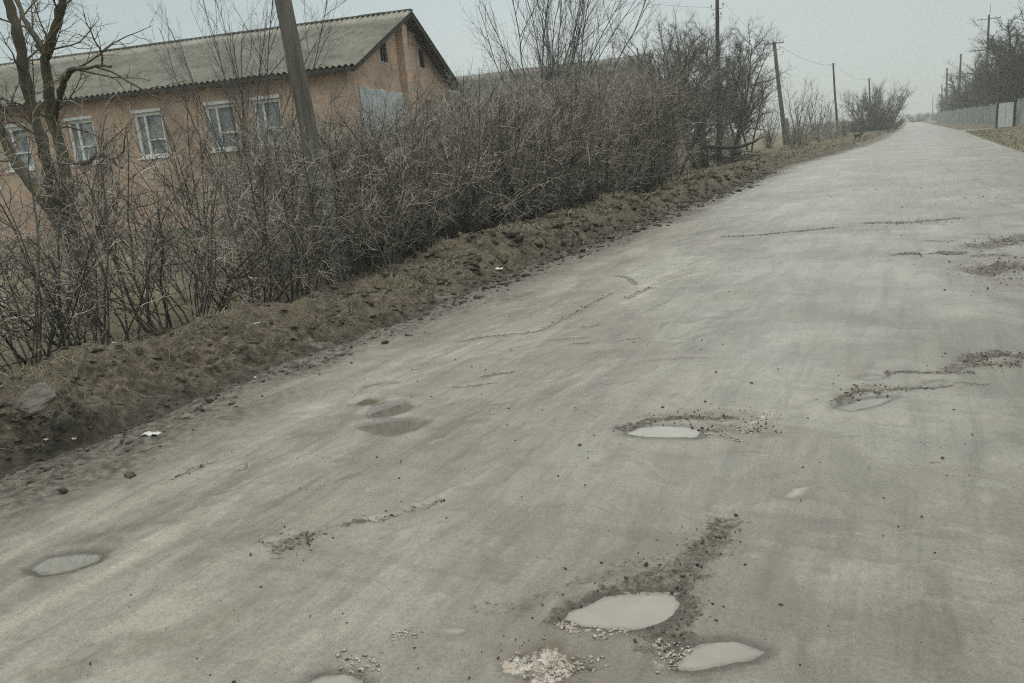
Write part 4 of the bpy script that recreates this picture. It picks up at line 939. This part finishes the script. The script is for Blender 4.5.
q = at(205, 250, 15.2); put(light, q[0], 15.2, 0, .62, 'slender bare tree with fine twigs crossing the middle windows of the brick house')
q = at(110, 260, 12.5); put(light, q[0], 12.5, 0, .5, 'slender bare tree right of the mossy forked tree')
# round hazy bush
rb = tree_proto(61, 4.2, 26, 1.15, .05, [dict(n=7, w=.08, up=.05, c=16, t0=.08, a=(.4, 1.), s=.42, rs=.5, k=4, sl=0), dict(n=5, w=.14, up=.03, c=11, t0=.05, a=(.4, 1.1), s=.5, rs=.6, k=3), dict(n=3, w=.16, up=.02, c=3, t0=.1, a=(.4, 1.1), s=.55, rs=.7, k=3), dict(n=2, w=.1, up=0, k=3)], 'round_bush', rmin=.012)
q = at(880, 128, 122); put(rb, q[0]-.6, 122, -1.0, 1.55, 'round hazy bush beside the last pole on the left of the road', hz=2.0)
q = at(860, 128, 128); put(rb, q[0]-.8, 130, -.5, .85, 'lower left half of the round hazy bush mass beyond the dog', hz=.8)
q = at(897, 128, 150); put(rb, q[0]-.6, 150, -.4, .75, 'small hazy bush at the road edge past the round bush', hz=.7)
# right side trees behind the fence: big dark
RT = [(12.2, 66, 1.12, 'big dark bare tree at the right edge behind the fence'), (11.6, 77, 1.08, 'dark bare tree behind the gate'), (15.5, 80, 1.2, 'tall dark bare tree deeper behind the gate at the right edge'), (11.6, 86, .86, 'dark bare tree right of the crossarm pole'), (11.2, 95, .84, 'dark bare tree just behind the crossarm pole'),
      (11, 104, .92, 'dark bare tree left of the crossarm pole'), (10.6, 114, .88, 'bare tree below the first dark pole on the right'), (10.3, 126, .84, 'hazy bare tree left of the first dark pole'), (10, 140, .80, 'hazy bare tree below the second hazy pole'), (9.4, 156, .74, 'hazy low bare tree above the fence, third from its far end'), (8.8, 174, .68, 'hazy low bare tree above the fence, second from its far end'), (8.2, 198, .62, 'faintest bare tree at the far end of the fence'),
      (15, 96, .95, 'dark bare tree in the second row behind the crossarm pole'), (15.5, 72, 1.1, 'dark bare tree in the second row at the right edge'), (14, 112, 1.0, 'second-row bare tree behind the first dark pole'), (13.2, 128, .95, 'second-row hazy bare tree behind the second hazy pole')]
M_tree_keep = M_tree
M_tree = mat_bark("dark_tree_bark", (.016, .015, .012), (.045, .04, .034))
rb2 = tree_proto(63, 4.0, 26, .9, .05, [dict(n=7, w=.08, up=.05, c=18, t0=.05, a=(.4, 1.), s=.42, rs=.5, k=4, sl=0), dict(n=5, w=.14, up=.03, c=12, t0=.05, a=(.4, 1.1), s=.5, rs=.6, k=3), dict(n=3, w=.16, up=.02, c=3, t0=.1, a=(.4, 1.1), s=.55, rs=.7, k=3), dict(n=2, w=.1, up=0, k=3)], 'dark_bush', rmin=.014)
bigs = [tree_proto(71+i, 12, 1, 0, .22, tree_spec(1.2, .02), rmin=.012) for i in range(3)]
M_tree = M_tree_keep
for i, (x, y, s, lb) in enumerate(RT): put(bigs[i % 3], x+(1.0 if y < 95 else -.3), y, .1, s*1.25, lb, hz=s*(1.2 if y < 82 else 1.02))
for i, (x, y, s) in enumerate([(11, 64, 1.), (11.2, 70, .9), (11, 76, 1.), (12.5, 80, 1.1), (10.9, 83, .9), (10.7, 90, .95), (10.4, 98, .9), (12.4, 101, 1.2), (10.2, 106, .9), (9.9, 115, .9), (9.6, 124, .85), (9.3, 134, .8), (8.8, 146, .75), (8.2, 158, .7), (7.7, 170, .65), (7.2, 186, .6), (6.7, 204, .55)]):
    put(rb2, x+float(np.interp(y, [64, 100, 140, 200], [4.6, 3.4, 2.2, 1.6])), y, -.2, s*2.0, 'dark rounded brush showing just above the grey fence below the tall trees', 'brush just above the fence', hz=s*(2.9 if y < 90 else 2.8))
# far woodland
wd = []
for i in range(14):
    x = -34+i*7.5+random.uniform(-2, 2); y = random.uniform(330, 400)
    put(rb, x, y, -1.2, 1.9, 'faint bush on the misty skyline at the end of the road', 'faint skyline bushes at the end of the road', hz=random.uniform(.8, 1.4))
# low brush along the left verge
for i in range(22):
    y = 34+i*3.3; x = float(xl(y))-random.uniform(3.2, 6.5); 
    if y > 96: continue
    root, kids, used = random.choice(protos)
    copy_thing(root, (x, y, .05), random.uniform(0, 6.28), (1.0, .75+.3*random.random()), 'low twiggy shrub on the grassy verge beyond the thicket', 'low shrubs on the far verge', kids)

# dead stump with a horizontal branch
q = ground(706, 163); q = at(706, 158, 36); st = empty('dead_stump', (q[0], q[1], .05), label='dead trunk stub with one long broken horizontal branch near the tall thin pole', cat='tree stump')
mb = MB(); P = np.array([at(a, b_, 36) for a, b_ in [(704, 168), (705, 150), (703.5, 136), (703, 122)]])-q+[0, 0, -.05]; mb.tube(P, [.2, .17, .15, .10], 9); mb.build('trunk', M_poledark, st, True)
mb = MB(); P = np.array([at(a, b_, 36+dy) for a, b_, dy in [(704, 134, 0), (715, 134, -.1), (728, 134.5, -.2), (742, 133, -.3), (755, 128, -.3), (764, 122, -.2)]])-q+[0, 0, -.05]; mb.tube(P, [.10, .09, .085, .07, .045, .02], 7); mb.build('branch', M_poledark, st, True)
# brush pile
q = ground(748, 166); bp = Plant(91)
for i in range(90):
    a = bp.r.uniform(0, 6.28); z = bp.r.uniform(0, .45); P, _ = bp.curve((bp.r.gauss(0, .7), bp.r.gauss(0, 1.0), z), (math.cos(a), math.sin(a), bp.r.uniform(-.1, .35)), bp.r.uniform(.5, 1.4), 4, .15, -.05)
    P[:, 2] = np.maximum(P[:, 2], .02); bp.add('twig', P, np.linspace(.02, .006, 5), 4, .1)
bo = bp.out(None, (('twig', 'brush_pile'),), M_tree)[0]; bo.location = (q[0]-.8, q[1], .15); tag(bo, 'dark heap of cut branches on the verge near the dead stump', 'brush pile')

# ------------------------------------------------------------------ stones, scrap, dog
def stone(px_, Y, sx, sy, sz, rot, name, label, mat, cat='stone', seed=0, zoff=0., box=3.5):
    p = at(px_[0], px_[1], Y); r = np.random.default_rng(seed); n = 40; m = 20
    th = np.linspace(0, 2*math.pi, n, endpoint=False); ph = np.linspace(-math.pi/2, math.pi/2, m)
    T, Ph = np.meshgrid(th, ph); f = lambda c: np.sign(c)*np.abs(c)**(2/box)
    X = f(np.cos(Ph))*f(np.cos(T)); Yv = f(np.cos(Ph))*f(np.sin(T)); Zv = f(np.sin(Ph)); nz_ = 1+.34*fbm(X*1.6+seed, Yv*1.6+Zv, 4, seed, .6)
    V = np.stack([X*sx*nz_, Yv*sy*nz_, Zv*sz*nz_], -1).reshape(-1, 3)
    F = [(j*n+i, j*n+(i+1) % n, (j+1)*n+(i+1) % n, (j+1)*n+i) for j in range(m-1) for i in range(n)]
    o = mesh(name, V, F, mat, smooth=True); o.rotation_euler = rot; o.location = (p[0], p[1], p[2]+zoff); return tag(o, label, cat)
stone((38, 399), 2.62, .14, .10, .022, (R_(22), R_(8), R_(-15)), 'flat_stone', 'broad flat grey stone slab lying on the bank at the left edge', M_rock, seed=1)
stone((62, 422), 2.70, .035, .075, .05, (R_(-40), R_(25), R_(20)), 'broken_slab', 'pale upright broken slab below the flat stone on the bank', M_rock, seed=2)
stone((66, 400), 2.85, .10, .045, .03, (R_(30), R_(30), R_(-20)), 'soil_block', 'grassy block of earth leaning over the broken slabs', M_soil, 'clod', seed=3)
stone((320, 299), 6.2, .12, .10, .07, (0, R_(10), 0), 'dark_lump', 'dark lump standing in for the shaded hollow at the foot of the leaning pole', M_chunk, 'clod', seed=4, box=2.3)  # near-black lump paints the shade of a hollow under a clod
stone((130, 655-180), 2.45, .028, .022, .015, (0, 0, 0), 'mud_lump', 'small dark mud lump on the road margin at the lower left', M_chunk, 'clod', seed=5, box=2.5)
stone((512, 233), 9.9, .12, .08, .05, (R_(10), 0, R_(30)), 'dark_lump', 'dark earth lump on the bank crest at the middle of the thicket', M_chunk, 'clod', seed=6, box=2.4)
def scrap(px_, w_, h_, label, seed=0, mat=M_white, zz=None):
    p = ground(*px_); x, y = p[0], p[1]; z = max(road_z(x, y), bz(x, y)) if zz is None else zz
    r = np.random.default_rng(seed); n = 7; gx, gy = np.meshgrid(np.linspace(-1, 1, n), np.linspace(-1, 1, n)); rad = np.sqrt(np.maximum(gx**2, gy**2)); 
    zz_ = (.3+.7*min(1, w_/.1))*(.008+.006*r.standard_normal((n, n)).clip(-1, 1.5)+.008*(1-rad))
    X = gx*w_/2*(1+.15*vn(gy*2+seed, gx, seed)); Yv = gy*h_/2*(1+.2*vn(gx*2+seed, gy, seed+1))
    V = np.stack([X, Yv, zz_], -1).reshape(-1, 3); V2 = V.copy(); V2[:, 2] -= .004; F = gridfaces(n, n); o = mesh('plastic_scrap', np.concatenate([V, V2]), np.concatenate([F, F[:, ::-1]+n*n]), mat, smooth=True)
    o.location = (x, y, z); o.rotation_euler = (0, 0, r.uniform(-.3, .6)); return tag(o, label, 'litter')
scrap((152, 434), .11, .05, 'crumpled white plastic scrap in the mud at the bank foot, lower left', 1)
scrap((498, 274), .14, .08, 'white scrap on the bank right of the leaning pole', 4)
scrap((262, 352), .05, .03, 'tiny white scrap on the bank slope below the leaning pole', 5)
for i, p_ in enumerate([(118,362),(66,407),(39,412),(16,427),(34,425),(250,345),(205,378),(285,366),(445,268),(700,203),(652,213),(345,340)]):
    q = at(p_[0], p_[1], 4); 
    g_ = ground(p_[0], p_[1], .25); x, y = g_[0], g_[1]; o = scrap((0, 0) if False else p_, .03, .02, 'small pale fleck of litter on the earth bank', 10+i, zz=0); o.location = (x, y, bz(x, y)); o['group'] = 'pale flecks of litter on the bank'

# black dog on the verge (skin-modifier body)
def dog():
    J = {'pelvis': (0, 0, .40, .085), 'belly': (.16, 0, .40, .075), 'chest': (.34, 0, .41, .10), 'neck': (.46, 0, .50, .06), 'head': (.54, 0, .57, .065), 'muz': (.64, 0, .545, .032), 'nose': (.69, 0, .54, .022),
         'tail1': (-.10, 0, .47, .028), 'tail2': (-.19, 0, .58, .024), 'tail3': (-.20, 0, .68, .014)}
    E = [('pelvis', 'belly'), ('belly', 'chest'), ('chest', 'neck'), ('neck', 'head'), ('head', 'muz'), ('muz', 'nose'), ('pelvis', 'tail1'), ('tail1', 'tail2'), ('tail2', 'tail3')]
    for s, sy in (('l', 1), ('r', -1)):
        d = .05*sy
        J['th'+s] = (.0+d*.5, .07*sy, .32, .06); J['kn'+s] = (.05+d, .075*sy, .22, .036); J['hk'+s] = (-.06+d, .075*sy, .12, .02); J['hp'+s] = (-.03+d, .075*sy, .015, .02); J['ht'+s] = (.02+d, .075*sy, .012, .018)
        J['sh'+s] = (.35, .07*sy, .33, .05); J['el'+s] = (.32-d, .075*sy, .22, .03); J['wr'+s] = (.35-d, .075*sy, .11, .02); J['fp'+s] = (.35-d, .075*sy, .015, .02); J['ft'+s] = (.39-d, .075*sy, .012, .018)
        J['ear'+s] = (.52, .045*sy, .63, .02); J['eart'+s] = (.51, .06*sy, .68, .008)
        E += [('pelvis', 'th'+s), ('th'+s, 'kn'+s), ('kn'+s, 'hk'+s), ('hk'+s, 'hp'+s), ('hp'+s, 'ht'+s), ('chest', 'sh'+s), ('sh'+s, 'el'+s), ('el'+s, 'wr'+s), ('wr'+s, 'fp'+s), ('fp'+s, 'ft'+s), ('head', 'ear'+s), ('ear'+s, 'eart'+s)]
    ks = list(J); me = bpy.data.meshes.new('dog'); me.from_pydata([J[k][:3] for k in ks], [(ks.index(a), ks.index(b)) for a, b in E], []); me.update(); me.materials.append(M_dog)
    o = bpy.data.objects.new('dog', me); COL.objects.link(o); sk = o.modifiers.new('skin', 'SKIN'); sk.use_smooth_shade = True
    for i, k in enumerate(ks): me.skin_vertices[0].data[i].radius = (J[k][3]*1.45,)*2; me.skin_vertices[0].data[i].use_root = (i == 0)
    ss = o.modifiers.new('sub', 'SUBSURF'); ss.levels = 2; ss.render_levels = 2
    return o
dg = dog(); q = ground(855.5, 140, .2); dg.location = (q[0], q[1], .19); dg.rotation_euler = (0, 0, R_(15)); dg.scale = (.92,)*3
tag(dg, 'black dog standing side-on on the left verge near the pale-footed pole', 'dog')
print('dog', q)

# ------------------------------------------------------------------ haze
mz, nt, b_, out = newmat('haze_air'); nt.nodes.remove(b_); pv = N(nt, 'ShaderNodeVolumePrincipled'); pv.inputs['Density'].default_value = .0015; pv.inputs['Color'].default_value = (.80, .825, .80, 1); pv.inputs['Anisotropy'].default_value = .1
nt.links.new(pv.outputs[0], out.inputs['Volume'])
mb = MB(); mb.box((-1500, -400, -1.5), (1500, 1700, 14)); hz_ = mb.build('haze', mz); tag(hz_, kind='stuff')
